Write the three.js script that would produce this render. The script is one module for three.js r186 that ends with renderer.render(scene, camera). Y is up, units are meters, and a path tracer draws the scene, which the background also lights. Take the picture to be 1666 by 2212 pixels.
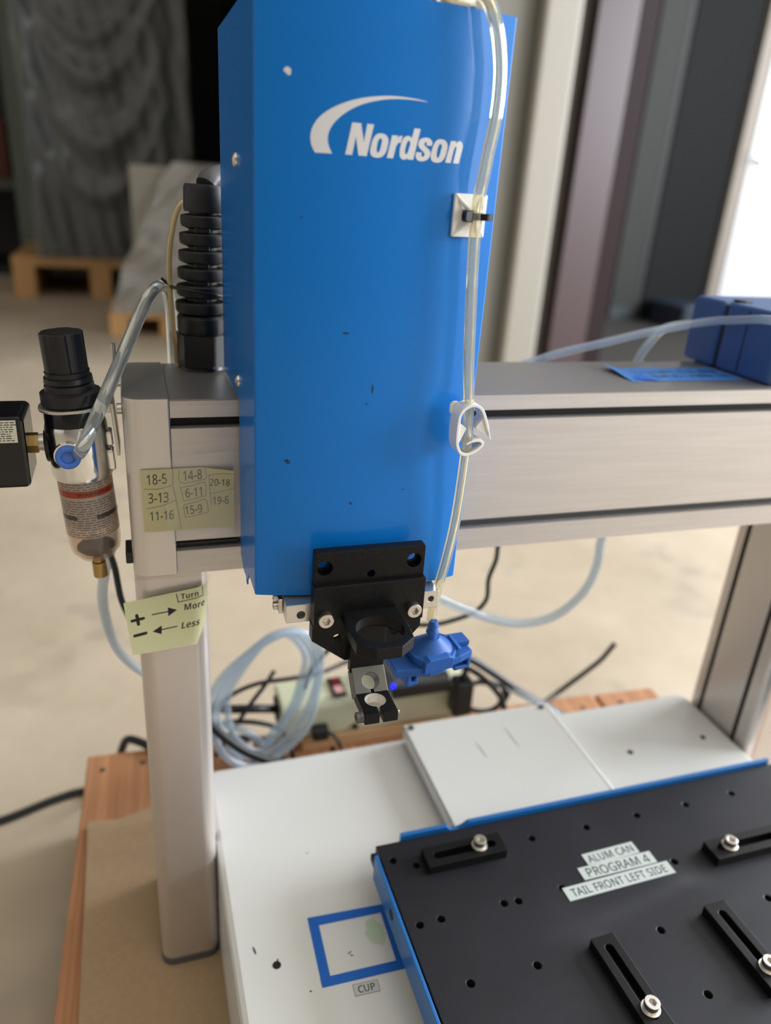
import * as THREE from 'three';
import { RoundedBoxGeometry } from 'three/addons/geometries/RoundedBoxGeometry.js';
import { mergeGeometries, toCreasedNormals } from 'three/addons/utils/BufferGeometryUtils.js';
import { RectAreaLightUniformsLib } from 'three/addons/lights/RectAreaLightUniformsLib.js';

// ---------------------------------------------------------------- camera, light, exposure
const scene = new THREE.Scene();
const camera = new THREE.PerspectiveCamera(68.27, 1666 / 2212, 0.02, 40);
camera.position.set(0, 0.755, 0);
camera.up.set(0.06398, 0.91602, -0.39600);
camera.lookAt(0.30500, 0.755 - 0.39577, -0.86622);
camera.focus = 0.455;
camera.userData.fStop = 3.9;
scene.add(camera);
scene.background = new THREE.Color(0.75, 0.87, 1.0);
scene.backgroundIntensity = 1.5;

const renderer = new THREE.WebGLRenderer({ antialias: true });
renderer.toneMapping = THREE.LinearToneMapping;
renderer.toneMappingExposure = 1.0;
renderer.shadowMap.enabled = true;
RectAreaLightUniformsLib.init();
function area(name, w, h, color, intensity, p, look) {
  const l = new THREE.RectAreaLight(color, intensity, w, h);
  l.name = name; l.position.set(...p); l.lookAt(...look); scene.add(l);
}
// daylight from an unseen window band, placed to light the head from the right
area('unseen_right_window_light', 4.0, 2.3, 0xf3f8ff, 28, [5.52, 2.15, -0.5], [0, 2.15, -0.5]);
area('unseen_front_window_light', 1.4, 2.6, 0xf3f8ff, 8, [4.75, 1.75, 3.93], [4.75, 1.75, 0]);  // out of view, placed to give the bright band on the blue cover
// unseen ceiling panels, placed to light the beam front and the top faces
for (const [k, x, z] of [[0, -1.4, 1.3], [1, 1.2, 1.3], [2, -1.4, 3], [3, 1.2, 3]]) area('unseen_ceiling_panel_light', 1.2, 0.6, 0xfff1dc, 2.2, [x, 4.13, z], [x, 0, z + 1e-4]);

// ---------------------------------------------------------------- helpers (millimetres in, metres out)
const S = 0.001, V3 = THREE.Vector3, rootOf = new Map(), taken = new Map();
const numbered = (n) => { const k = taken.get(n) ?? 0; taken.set(n, k + 1); return k ? n + '_' + String(k).padStart(3, '0') : n; };
function rng(seed) { let s = seed | 0; return () => { s = (s + 0x6d2b79f5) | 0; let t = Math.imul(s ^ (s >>> 15), 1 | s); t = (t + Math.imul(t ^ (t >>> 7), 61 | t)) ^ t; return ((t ^ (t >>> 14)) >>> 0) / 4294967296; }; }
function info(o, label, category, group) { o.userData = { label, category }; if (group) o.userData.group = group; return o; }
// a thing: a group at its base; parts are given in place (mm) unless local = true, then about its base
function thing(name, label, category, p, { group, rot, local } = {}) {
  const o = new THREE.Group(); o.name = numbered(name); scene.add(o);
  o.position.set(p[0] * S, p[1] * S, p[2] * S); if (rot) o.rotation.set(...rot);
  rootOf.set(o, local ? [0, 0, 0] : p); return info(o, label, category, group);
}
function part(name, geo, mat, parent, label) {
  const g = Array.isArray(geo) ? merge(geo) : geo, o = rootOf.get(parent) ?? [0, 0, 0];
  g.translate(-o[0], -o[1], -o[2]); g.scale(S, S, S);
  const m = new THREE.Mesh(g, mat); m.name = name; m.castShadow = m.receiveShadow = true;
  rootOf.set(m, o); parent.add(m); if (label) m.userData.label = label; return m;
}
function struct(name, geo, mat, parent) {
  const m = part(name, geo, mat, parent ?? scene); m.name = numbered(name);
  if (!parent) m.userData.kind = 'structure'; return m;
}
function merge(list) {
  const gs = list.map((g) => { const n = g.index ? g.toNonIndexed() : g; for (const k of Object.keys(n.attributes)) if (!['position', 'normal', 'uv'].includes(k)) n.deleteAttribute(k); return n; });
  return mergeGeometries(gs);
}
// texture coordinates in metres from the side each face looks at
function boxUV(g0) {
  const g = g0.index ? g0.toNonIndexed() : g0, p = g.attributes.position, uv = new Float32Array(p.count * 2), a = new V3(), b = new V3(), c = new V3();
  for (let i = 0; i < p.count; i += 3) {
    a.fromBufferAttribute(p, i); b.fromBufferAttribute(p, i + 1); c.fromBufferAttribute(p, i + 2);
    const n = b.clone().sub(a).cross(c.clone().sub(a)), x = Math.abs(n.x), y = Math.abs(n.y), z = Math.abs(n.z);
    [a, b, c].forEach((q, k) => { const [u, v] = y >= x && y >= z ? [q.x, q.z] : x >= z ? [q.z, q.y] : [q.x, q.y]; uv[(i + k) * 2] = u * S; uv[(i + k) * 2 + 1] = v * S; });
  }
  g.setAttribute('uv', new THREE.BufferAttribute(uv, 2)); return g;
}
const box = (x0, x1, y0, y1, z0, z1, r = 0) => boxUV((r ? new RoundedBoxGeometry(x1 - x0, y1 - y0, z1 - z0, 3, r) : new THREE.BoxGeometry(x1 - x0, y1 - y0, z1 - z0)).translate((x0 + x1) / 2, (y0 + y1) / 2, (z0 + z1) / 2));
const shape = (pts, holes = []) => { const s = new THREE.Shape(pts.map((q) => new THREE.Vector2(q[0], q[1]))); s.holes = holes.map((h) => (h instanceof THREE.Path ? h : new THREE.Path(h.map((q) => new THREE.Vector2(q[0], q[1]))))); return s; };
const circ = (x, y, r) => { const p = new THREE.Path(); p.absarc(x, y, r, 0, Math.PI * 2, true); return p; };
const slot = (x, y, len, r) => { // a stadium of straight length len along x
  const pts = []; for (let k = 0; k <= 12; k++) { const t = -Math.PI / 2 + k / 12 * Math.PI; pts.push([x + len / 2 + r * Math.cos(t), y + r * Math.sin(t)]); }
  for (let k = 0; k <= 12; k++) { const t = Math.PI / 2 + k / 12 * Math.PI; pts.push([x - len / 2 + r * Math.cos(t), y + r * Math.sin(t)]); }
  return pts;
};
function rrect(x0, x1, y0, y1, r, n = 6) {
  const R = Array.isArray(r) ? r : [r, r, r, r], out = [], C = [[x1, y1, 0], [x0, y1, 1], [x0, y0, 2], [x1, y0, 3]];
  C.forEach(([x, y, q], i) => { const k = R[i]; if (!k) { out.push([x, y]); return; } const cx = x + (q === 0 || q === 3 ? -k : k), cy = y + (q < 2 ? -k : k); for (let j = 0; j <= n; j++) { const t = (q + j / n) * Math.PI / 2; out.push([cx + k * Math.cos(t), cy + k * Math.sin(t)]); } });
  return out;
}
const extr = (s, depth, bevel = 0, curve = 12) => boxUV(new THREE.ExtrudeGeometry(s, { depth: depth - 2 * bevel, bevelEnabled: bevel > 0, bevelThickness: bevel, bevelSize: bevel, bevelOffset: -bevel, bevelSegments: 2, curveSegments: curve }).translate(0, 0, bevel));
const extZ = (s, z0, z1, b, c) => extr(s, z1 - z0, b, c).translate(0, 0, z0);                    // shape in x, y
const reUV = (g) => boxUV(g);
const extY = (s, y0, y1, b, c) => reUV(extr(s, y1 - y0, b, c).rotateX(Math.PI / 2).translate(0, y1, 0));   // shape in x, z (second coordinate = z)
const extX = (s, x0, x1, b, c) => reUV(extr(s, x1 - x0, b, c).rotateY(-Math.PI / 2).translate(x1, 0, 0));  // shape in z, y (first coordinate = z)
function between(g, p, q) { // a geometry along y of unit length put from p to q
  const a = new V3(...p), b = new V3(...q), d = b.clone().sub(a), l = d.length();
  return g.scale(1, l, 1).applyQuaternion(new THREE.Quaternion().setFromUnitVectors(new V3(0, 1, 0), d.normalize())).translate((a.x + b.x) / 2, (a.y + b.y) / 2, (a.z + b.z) / 2);
}
const rod = (p, q, r, r2 = r, n = 24) => between(new THREE.CylinderGeometry(r2, r, 1, n), p, q);
function tube(pts, r, seg = 80, rad = 14) {
  const c = new THREE.CatmullRomCurve3(pts.map((q) => new V3(...q)), false, 'centripetal');
  return merge([new THREE.TubeGeometry(c, seg, r, rad), ...[0, 1].map((t) => { const p = c.getPoint(t), d = c.getTangent(t).multiplyScalar(t ? 1 : -1); return new THREE.CircleGeometry(r, rad).applyQuaternion(new THREE.Quaternion().setFromUnitVectors(new V3(0, 0, 1), d)).translate(p.x, p.y, p.z); })]);
}
function hollow(pts, r, bore, seg, rad) { // a clear tube with its bore: outer wall, inner wall turned inside out, ring ends
  const c = new THREE.CatmullRomCurve3(pts.map((q) => new V3(...q)), false, 'centripetal'), o = new THREE.TubeGeometry(c, seg, r, rad), i = new THREE.TubeGeometry(c, seg, bore, rad), x = i.index.array, n = i.attributes.normal.array;
  for (let k = 0; k < x.length; k += 3) { const t = x[k]; x[k] = x[k + 1]; x[k + 1] = t; } for (let k = 0; k < n.length; k++) n[k] *= -1;
  return merge([o, i, ...[0, 1].map((t) => { const p = c.getPoint(t), d = c.getTangent(t).multiplyScalar(t ? 1 : -1); return new THREE.RingGeometry(bore, r, rad).applyQuaternion(new THREE.Quaternion().setFromUnitVectors(new V3(0, 0, 1), d)).translate(p.x, p.y, p.z); })]);
}
const lathe = (pts, n = 40) => toCreasedNormals(new THREE.LatheGeometry(pts.map((q) => new THREE.Vector2(Math.max(q[0], 1e-4), q[1])), n), 0.6);
const hexPrism = (r, h, n = 6) => toCreasedNormals(new THREE.CylinderGeometry(r, r, h, n), 0.3);
const poly = (n, r, a0 = 0) => Array.from({ length: n }, (_, k) => [r * Math.cos(a0 + k / n * 2 * Math.PI), r * Math.sin(a0 + k / n * 2 * Math.PI)]);
// a bent sheet: grid over u, v in 0..1 with a thickness below it
function sheet(f, nu, nv, t = 0) {
  const g = new THREE.PlaneGeometry(1, 1, nu, nv), p = g.attributes.position;
  for (let i = 0; i < p.count; i++) p.setXYZ(i, ...f(p.getX(i) + 0.5, p.getY(i) + 0.5));
  g.computeVertexNormals();
  if (!t) return g;
  const b = g.clone(), q = b.attributes.position, n = g.attributes.normal;
  for (let i = 0; i < q.count; i++) q.setXYZ(i, q.getX(i) - n.getX(i) * t, q.getY(i) - n.getY(i) * t, q.getZ(i) - n.getZ(i) * t);
  const ix = Array.from(b.index.array); for (let i = 0; i < ix.length; i += 3) [ix[i], ix[i + 1]] = [ix[i + 1], ix[i]]; b.setIndex(ix);
  for (let i = 0; i < n.count; i++) b.attributes.normal.setXYZ(i, -n.getX(i), -n.getY(i), -n.getZ(i));
  const rim = [], at = (k, s) => s.slice(k * 3, k * 3 + 3), A = g.attributes.position.array, B = q.array, W = nu + 1;
  const edge = [...Array(nu + 1).keys(), ...Array.from({ length: nv }, (_, k) => (k + 1) * W + nu), ...Array.from({ length: nu }, (_, k) => nv * W + nu - 1 - k), ...Array.from({ length: nv }, (_, k) => (nv - 1 - k) * W)];
  for (let k = 0; k + 1 < edge.length; k++) { const i = edge[k], j = edge[k + 1]; rim.push(...at(i, A), ...at(j, A), ...at(i, B), ...at(j, A), ...at(j, B), ...at(i, B)); }
  const r = new THREE.BufferGeometry(); r.setAttribute('position', new THREE.Float32BufferAttribute(rim, 3)); r.setAttribute('uv', new THREE.Float32BufferAttribute(new Float32Array(rim.length / 3 * 2), 2)); r.computeVertexNormals();
  return merge([g, b, r]);
}
// socket head cap screw, head up along y, base at y = 0
function capScrew(r, h, hex = r * 0.52) {
  const s = shape(poly(28, r), [poly(6, hex)]);
  return merge([extY(s, h * 0.35, h, 0.35), new THREE.CylinderGeometry(r, r, h * 0.5, 28).translate(0, h * 0.25, 0)]);
}

// ---------------------------------------------------------------- textures
function canvasTex(w, h, draw, { srgb = true, repeat } = {}) {
  const c = document.createElement('canvas'); c.width = w; c.height = h; draw(c.getContext('2d'), w, h);
  const t = new THREE.CanvasTexture(c); if (srgb) t.colorSpace = THREE.SRGBColorSpace;
  if (repeat) { t.wrapS = t.wrapT = THREE.RepeatWrapping; t.repeat.set(...repeat); } return t;
}
function noiseField(n, seed, octaves, sx = 1, sy = 1) { // tiling value noise 0..1
  const out = new Float32Array(n * n); let amp = 1, tot = 0;
  for (let o = 0; o < octaves.length; o++) {
    const [fx, a] = octaves[o], gx = Math.max(1, Math.round(fx * sx)), gy = Math.max(1, Math.round(fx * sy)), r = rng(seed + o * 77), g = Float32Array.from({ length: gx * gy }, r);
    tot += a;
    for (let y = 0; y < n; y++) for (let x = 0; x < n; x++) {
      const u = x / n * gx, v = y / n * gy, i = Math.floor(u), j = Math.floor(v), fu = u - i, fv = v - j, s = fu * fu * (3 - 2 * fu), t = fv * fv * (3 - 2 * fv), q = (a2, b2) => g[(b2 % gy) * gx + (a2 % gx)];
      out[y * n + x] += a * ((q(i, j) * (1 - s) + q(i + 1, j) * s) * (1 - t) + (q(i, j + 1) * (1 - s) + q(i + 1, j + 1) * s) * t);
    }
  }
  for (let k = 0; k < out.length; k++) out[k] /= tot; return out;
}
function dataTex(n, f, repeat, srgb) {
  const d = new Uint8Array(n * n * 4);
  for (let k = 0; k < n * n; k++) { const c = f(k % n, Math.floor(k / n), k); d[k * 4] = c[0]; d[k * 4 + 1] = c[1]; d[k * 4 + 2] = c[2]; d[k * 4 + 3] = 255; }
  const t = new THREE.DataTexture(d, n, n); t.magFilter = THREE.LinearFilter; t.minFilter = THREE.LinearFilter; t.wrapS = t.wrapT = THREE.RepeatWrapping; t.repeat.set(...repeat); if (srgb) t.colorSpace = THREE.SRGBColorSpace; t.needsUpdate = true; return t;
}
const mixc = (a, b, t) => a.map((x, i) => x + (b[i] - x) * t);

// ---------------------------------------------------------------- materials
const M = {};
const std = (color, roughness, metalness = 0, more = {}) => new THREE.MeshPhysicalMaterial({ color, roughness, metalness, ...more });
M.blue = std(new THREE.Color(0.0, 0.158, 0.56), 0.5, 0, { clearcoat: 0.38, clearcoatRoughness: 0.16, specularIntensity: 0.3 });
M.blueSheet = std(new THREE.Color(0.0, 0.11, 0.36), 0.45, 0, { clearcoat: 0.3, clearcoatRoughness: 0.2 });
M.logo = std(0xd9dade, 0.5);
const brushX = noiseField(256, 5, [[64, 1], [128, 1]], 0.04, 1);
const brushedTex = dataTex(256, (x, y, k) => { const v = 240 + 7 * (brushX[k] - 0.5) * 2; return [v, v, v]; }, [6, 6], true);
M.alu = std(new THREE.Color(0.70, 0.655, 0.62), 0.42, 0.55, { map: brushedTex });
M.aluPlain = std(new THREE.Color(0.66, 0.61, 0.575), 0.36, 0.75);
M.aluCap = std(new THREE.Color(0.72, 0.68, 0.64), 0.38, 0.6);
M.steel = std(new THREE.Color(0.68, 0.65, 0.6), 0.28, 1);
M.chrome = std(new THREE.Color(0.78, 0.78, 0.78), 0.14, 1);
M.brass = std(new THREE.Color(0.45, 0.31, 0.12), 0.35, 1);
const speck = noiseField(512, 9, [[90, 1], [256, 1.2]]), blot = noiseField(512, 12, [[4, 1], [9, 0.7], [20, 0.4]]);
const plateTex = (() => { // dusty black anodizing, laid once over the plate: 412 x 231 mm
  const n = 1024, d = new Uint8Array(n * n * 4), r = rng(77), streak = [[372, -325, 46, 7, -0.15, 15], [300, -315, 40, 9, -0.1, 13], [390, -330, 22, 10, 0.5, 17], [275, -330, 16, 40, 0.2, 7], [330, -395, 30, 24, 0.3, 6], [255, -380, 14, 30, 0.5, 6], [470, -380, 26, 18, -0.3, 7], [215, -330, 40, 30, 0.2, 5], [240, -250, 60, 30, 0.4, 6], [290, -303, 12, 5, 0, 16], [420, -300, 60, 8, -0.2, 7]];
  const dots = new Float32Array(n * n); for (let k = 0; k < 4200; k++) { const q = Math.floor(r() * n * n), v = 14 + r() * r() * 70; dots[q] += v; dots[(q + 1) % (n * n)] += v * 0.5; }
  for (let k = 0; k < n * n; k++) { const x = 160 + (k % n) / n * 412, z = -420.6 + Math.floor(k / n) / n * 231; let e = 0; for (const [sx, sz, a, b, t, g] of streak) { const u = ((x - sx) * Math.cos(t) + (z - sz) * Math.sin(t)) / a, w = (-(x - sx) * Math.sin(t) + (z - sz) * Math.cos(t)) / b; e += g * Math.exp(-u * u - w * w); }
    const m = (Math.floor(k / n) % 512) * 512 + (k % 512), b = (blot[m] - 0.5) * 8 + e + dots[k] * (0.5 + blot[m]); d[k * 4] = 33 + b; d[k * 4 + 1] = 34 + b; d[k * 4 + 2] = 40 + b; d[k * 4 + 3] = 255; }
  const t = new THREE.DataTexture(d, n, n); t.magFilter = t.minFilter = THREE.LinearFilter; t.colorSpace = THREE.SRGBColorSpace; t.wrapS = t.wrapT = THREE.RepeatWrapping; t.repeat.set(1 / 0.412, 1 / 0.231); t.offset.set(-0.16 / 0.412, 0.4206 / 0.231); t.needsUpdate = true; return t;
})();
M.anodized = std(0xe6e6e6, 0.42, 0, { map: plateTex, specularIntensity: 0.6 });
M.black = std(0x17181a, 0.38, 0, { specularIntensity: 0.9 });
const blackTex = dataTex(256, (x, y) => { const k = (y * 2 % 512) * 512 + x * 2 % 512, s = speck[k] > 0.84 ? 34 : 0; return [13 + s, 13 + s, 14 + s]; }, [16, 16], true);
M.blackAnod = std(0xffffff, 0.42, 0, { map: blackTex, specularIntensity: 0.45 });
M.blackWornOrLit = std(0x5d5a56, 0.42, 0.5);  // worn black of small metal parts; also paints the lit arm
M.rubber = std(0x0f1012, 0.5);
M.blackGloss = std(0x0b0d12, 0.22);
M.white = std(new THREE.Color(0.63, 0.635, 0.615), 0.33, 0, { clearcoat: 0.25, clearcoatRoughness: 0.2 });
M.whitePlastic = std(0xe9e9e7, 0.4);
M.dark = std(0x060708, 0.6);
M.tube = std(0xfffdf4, 0.03, 0, { transmission: 0.88, thickness: 0.002, ior: 1.42, attenuationColor: new THREE.Color(1, 0.92, 0.66), attenuationDistance: 0.006 });
M.tubeGrey = std(0xf2f7f7, 0.12, 0, { transmission: 0.85, thickness: 0.003, ior: 1.4, attenuationColor: new THREE.Color(0.75, 0.85, 0.85), attenuationDistance: 0.03 });
M.hose = std(0xdfe8f0, 0.14, 0, { transmission: 0.72, thickness: 0, ior: 1.4 });
M.adapter = std(new THREE.Color(0.018, 0.095, 0.36), 0.46, 0, { specularIntensity: 0.7 });
M.ringBlue = std(0x4272c8, 0.35);
M.tapeBlue = std(0x0a5cb8, 0.6);
M.clearBowl = std(0xf6efe8, 0.08, 0, { transmission: 0.95, thickness: 0, ior: 1.45 });
M.clearTape = std(0xffffff, 0.08, 0, { transmission: 0.9, thickness: 0, ior: 1.3 });
M.beige = std(new THREE.Color(0.60, 0.61, 0.43), 0.4);
M.grey = std(0x55565a, 0.5);
M.ledBlue = new THREE.MeshStandardMaterial({ color: 0x1020ff, emissive: 0x1828ff, emissiveIntensity: 2.2 });

const cloud = noiseField(512, 31, [[4, 1], [9, 0.8], [22, 0.6], [60, 0.35], [160, 0.25]]), stain = noiseField(512, 41, [[7, 1], [16, 0.9], [37, 0.7]]);
M.concrete = std(0xffffff, 0.55, 0, { map: dataTex(512, (x, y, k) => { const st = Math.max(0, stain[k] - 0.62) * 1.4; return mixc([181, 166, 145].map((c) => c + (cloud[k] - 0.5) * 36), [120, 114, 106], Math.min(1, st)); }, [0.8, 0.8], true) });
const grain = noiseField(512, 51, [[10, 0.8], [48, 1], [120, 0.8]], 1, 0.05), gr2 = noiseField(512, 57, [[3, 1], [7, 0.6]], 1, 0.4);
const woodTex = (seed) => dataTex(512, (x, y, k) => {
  let d = 0; const r = rng(seed); for (let i = 0; i < 3; i++) { const kx = r() * 512, ky = r() * 512, dx = Math.min(Math.abs(x - kx), 512 - Math.abs(x - kx)), dy = Math.min(Math.abs(y - ky), 512 - Math.abs(y - ky)), q = Math.hypot(dx * 1.2, dy * 0.5); d = Math.max(d, Math.exp(-q * q / 500)); }
  const ring = 0.5 + 0.5 * Math.sin(x * 0.22 + gr2[k] * 16 + d * 9 + grain[k] * 5), t = 0.75 * grain[k] + 0.13 * ring + 0.8 * d;
  return mixc([204, 150, 108], [122, 76, 46], Math.min(1, t));
}, [5, 1.6], true);
M.wood = [woodTex(3), woodTex(8)].map((map) => std(0xffffff, 0.7, 0, { map }));
M.palletWood = std(0xc09562, 0.75);
const card = noiseField(256, 61, [[120, 1], [30, 0.5]]);
M.cardboard = std(0xffffff, 0.85, 0, { map: dataTex(256, (x, y, k) => [158 + card[k] * 16, 134 + card[k] * 14, 104 + card[k] * 12], [5, 5], true) });
M.wall = std(0x6e6c65, 0.8);
M.wallDark = std(0x1c1d1d, 0.85);

// ---------------------------------------------------------------- the setting
{
  struct('floor', box(-4200, 5800, -80, 0, -7800, 4200), M.concrete);
  struct('ceiling', box(-4200, 5800, 4200, 4280, -7800, 4200), std(0xc9c7c1, 0.9));
  struct('unseen_wall_left', box(-4280, -4200, 0, 4200, -7800, 4200), std(0xb5b2aa, 0.9));  // out of view, pale to lighten the reflection on the head's left side
  struct('wall_back', box(-4200, 1300, 0, 4200, -7880, -7800), M.wallDark);  // near-black wall colour stands in for a dark doorway
  struct('wall_partition', [box(900, 1985, 0, 4200, -3180, -3060), box(1985, 2045, 0, 4200, -4640, -3060), box(2045, 5600, 0, 4200, -4790, -4640)], M.wall);
  struct('wall_side', box(900, 1000, 0, 4200, -7800, -3181), M.wallDark);
  const rw = (y0, y1, z0, z1) => box(5600, 5760, y0, y1, z0, z1), wm = std(0xbdbab2, 0.9);
  struct('wall_right', [rw(0, 1000, -4790, 4200), rw(3300, 4200, -4790, 4200), rw(1000, 3300, -4790, -2500), rw(1000, 3300, 1500, 4200)], wm);
  struct('unseen_wall_front', [box(-4200, 1300, 0, 4200, 4000, 4120), box(5450, 5760, 0, 4200, 4000, 4120), box(1300, 4050, 0, 4200, 4000, 4120), box(4050, 5450, 0, 450, 4000, 4120), box(4050, 5450, 3050, 4200, 4000, 4120)], std(0x77746c, 0.9));  // out of view, toned down to dim the reflection on the cover
  const w1 = struct('unseen_window_1', [box(5590, 5700, 980, 1040, -2500, 1500), box(5590, 5700, 3260, 3320, -2500, 1500)], M.whitePlastic);  // frame of the unseen window that lights from the right
  for (let k = 0; k <= 4; k++) part('unseen_window_mullion', box(5600, 5700, 1000, 3300, -2530 + k * 1000, -2470 + k * 1000), M.whitePlastic, w1);
  const w2 = struct('unseen_window_2', [box(4050, 5450, 440, 490, 4000, 4110), box(4050, 5450, 3010, 3060, 4000, 4110)], M.whitePlastic);  // unseen window, set where the curved cover reflects it
  for (const x of [4050, 5410]) part('unseen_window_mullion', box(x, x + 40, 490, 3010, 4010, 4110), M.whitePlastic, w2);
  for (const [x, z, at] of [[-1400, 1300, 'nearer the machine at left'], [1200, 1300, 'nearer the machine at right'], [-1400, 3000, 'by the front wall at left'], [1200, 3000, 'by the front wall at right']]) {
    const l = thing('unseen_ceiling_light', 'unseen flat lit ceiling panel ' + at, 'ceiling light', [x, 4140, z], { group: 'unseen ceiling panels' });  // panels out of view, lighting the machine from above and in front
    part('light_frame', box(x - 640, x + 640, 4150, 4200, z - 340, z + 340, 4), M.whitePlastic, l);
    part('diffuser', box(x - 600, x + 600, 4141, 4149, z - 300, z + 300), new THREE.MeshStandardMaterial({ color: 0xffffff, emissive: 0xfff1dc, emissiveIntensity: 2 }), l);
  }
  // back partition, from left to right: cream pilaster, dark trim, steel column, grey panel, dark door, door frame
  struct('trim_1', [box(1545, 1712, 0, 4200, -3060, -3000, 22)], std(0x8a857b, 0.7));
  struct('trim_2', box(1712, 1768, 0, 4200, -3060, -3036), std(0x342a27, 0.7));
  const col = thing('steel_column', 'dark maroon painted steel column standing at the end of the wall', 'column', [1880, 0, -3000]);
  part('front_flange', box(1770, 1955, 0, 4200, -3022, -2998, 5), std(0x362326, 0.4), col);
  part('web', box(1850, 1868, 0, 4200, -3058, -3022), std(0x170c0e, 0.6), col);
  part('shaded_side_flange', extY(shape([[1956, -2999], [2075, -3046], [2075, -3057], [1956, -3022]]), 0, 4200), std(0x180a0c, 0.8, 0, { specularIntensity: 0.3 }), col);  // same maroon darkened in its colour to read as the shaded side
  struct('trim_3', box(3160, 3350, 90, 4200, -4640, -4615), std(0x232522, 0.8));
  struct('baseboard_back', box(3160, 3350, 0, 90, -4640, -4605), std(0x2a3032, 0.6));
  const d1 = struct('door_1', box(3400, 3900, 15, 3600, -4640, -4600), std(0x0a0b0c, 0.8, 0, { specularIntensity: 0.5 }));
  part('door_edge', box(3352, 3398, 0, 3600, -4640, -4612), std(0x1e1f1e, 0.7), d1);
  const d2 = struct('door_2', box(4000, 4900, 30, 3400, -4600, -4555, 6), std(0xc9cccf, 0.45));
  part('door_frame', [box(3905, 3998, 0, 3480, -4640, -4560, 6), box(3905, 5000, 3400, 3490, -4640, -4560, 6)], std(0x80786e, 0.6), d2);
  const knob = part('door_knob', [lathe([[0, 0], [28, 0], [30, 4], [12, 8], [11, 30], [26, 38], [30, 50], [24, 62], [0, 66]], 24).rotateX(Math.PI / 2).translate(4065, 1078, -4556)], M.chrome, d2);
  part('strike_plate', box(3955, 3998, 1040, 1120, -4559, -4555), M.blackWornOrLit, d2);
}
{
  const t = thing('dark_floor_patch', 'dark brown patch of floor in front of the dark door', 'mat', [2900, 0, -3900]);
  part('floor_patch_body', box(2060, 4200, 1, 9, -4600, -3070, 3), std(0x24211e, 0.9), t);  // thin dark slab for the darker floor area by the door
}
{
  const t = thing('storage_bin', 'dark navy storage bin on the floor in front of the dark door', 'bin', [3640, 10, -4380]);
  part('bin_body', extY(shape(rrect(3440, 3960, -4560, -4200, 30)), 10, 130, 6), std(0x151f30, 0.6), t);
  part('lid', extY(shape(rrect(3430, 3970, -4570, -4190, 34)), 130, 160, 6), std(0x1a2538, 0.5), t);
}

// ---------------------------------------------------------------- background left
function crinkle(g, amp, seed, f) { const p = g.attributes.position, r = rng(seed), ph = Array.from({ length: 8 }, () => r() * 6.28); for (let i = 0; i < p.count; i++) { const x = p.getX(i), y = p.getY(i), z = p.getZ(i), s = Math.sin(x * f + ph[0] + 2 * Math.sin(y * f * 0.7 + ph[1])) + 0.6 * Math.sin(y * f * 1.7 + x * f * 0.9 + ph[2]) + 0.4 * Math.sin((x - y) * f * 3.1 + ph[3] + z * f); p.setXYZ(i, x + amp * 0.4 * s, y, z + amp * s); } g.computeVertexNormals(); return g; }
function pallet(label, x0, x1, zf, depth, h, nb, group) {
  const t = thing('wooden_pallet', label, 'pallet', [(x0 + x1) / 2, 0, zf - depth / 2], { group });
  const th = h * 0.22;
  for (let k = 0; k < 5; k++) { const w = depth / 5; part('deck_board', box(x0, x1, h - th, h, zf - (k + 1) * w + 10, zf - k * w, 3), M.palletWood, t); }
  for (let k = 0; k < nb; k++) { const bw = Math.min(120, (x1 - x0) * 0.16), x = x0 + k * (x1 - x0 - bw) / (nb - 1); part('block', box(x, x + bw, 0, h - th, zf - depth, zf - 2, 4), M.palletWood, t); }
  return t;
}
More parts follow.
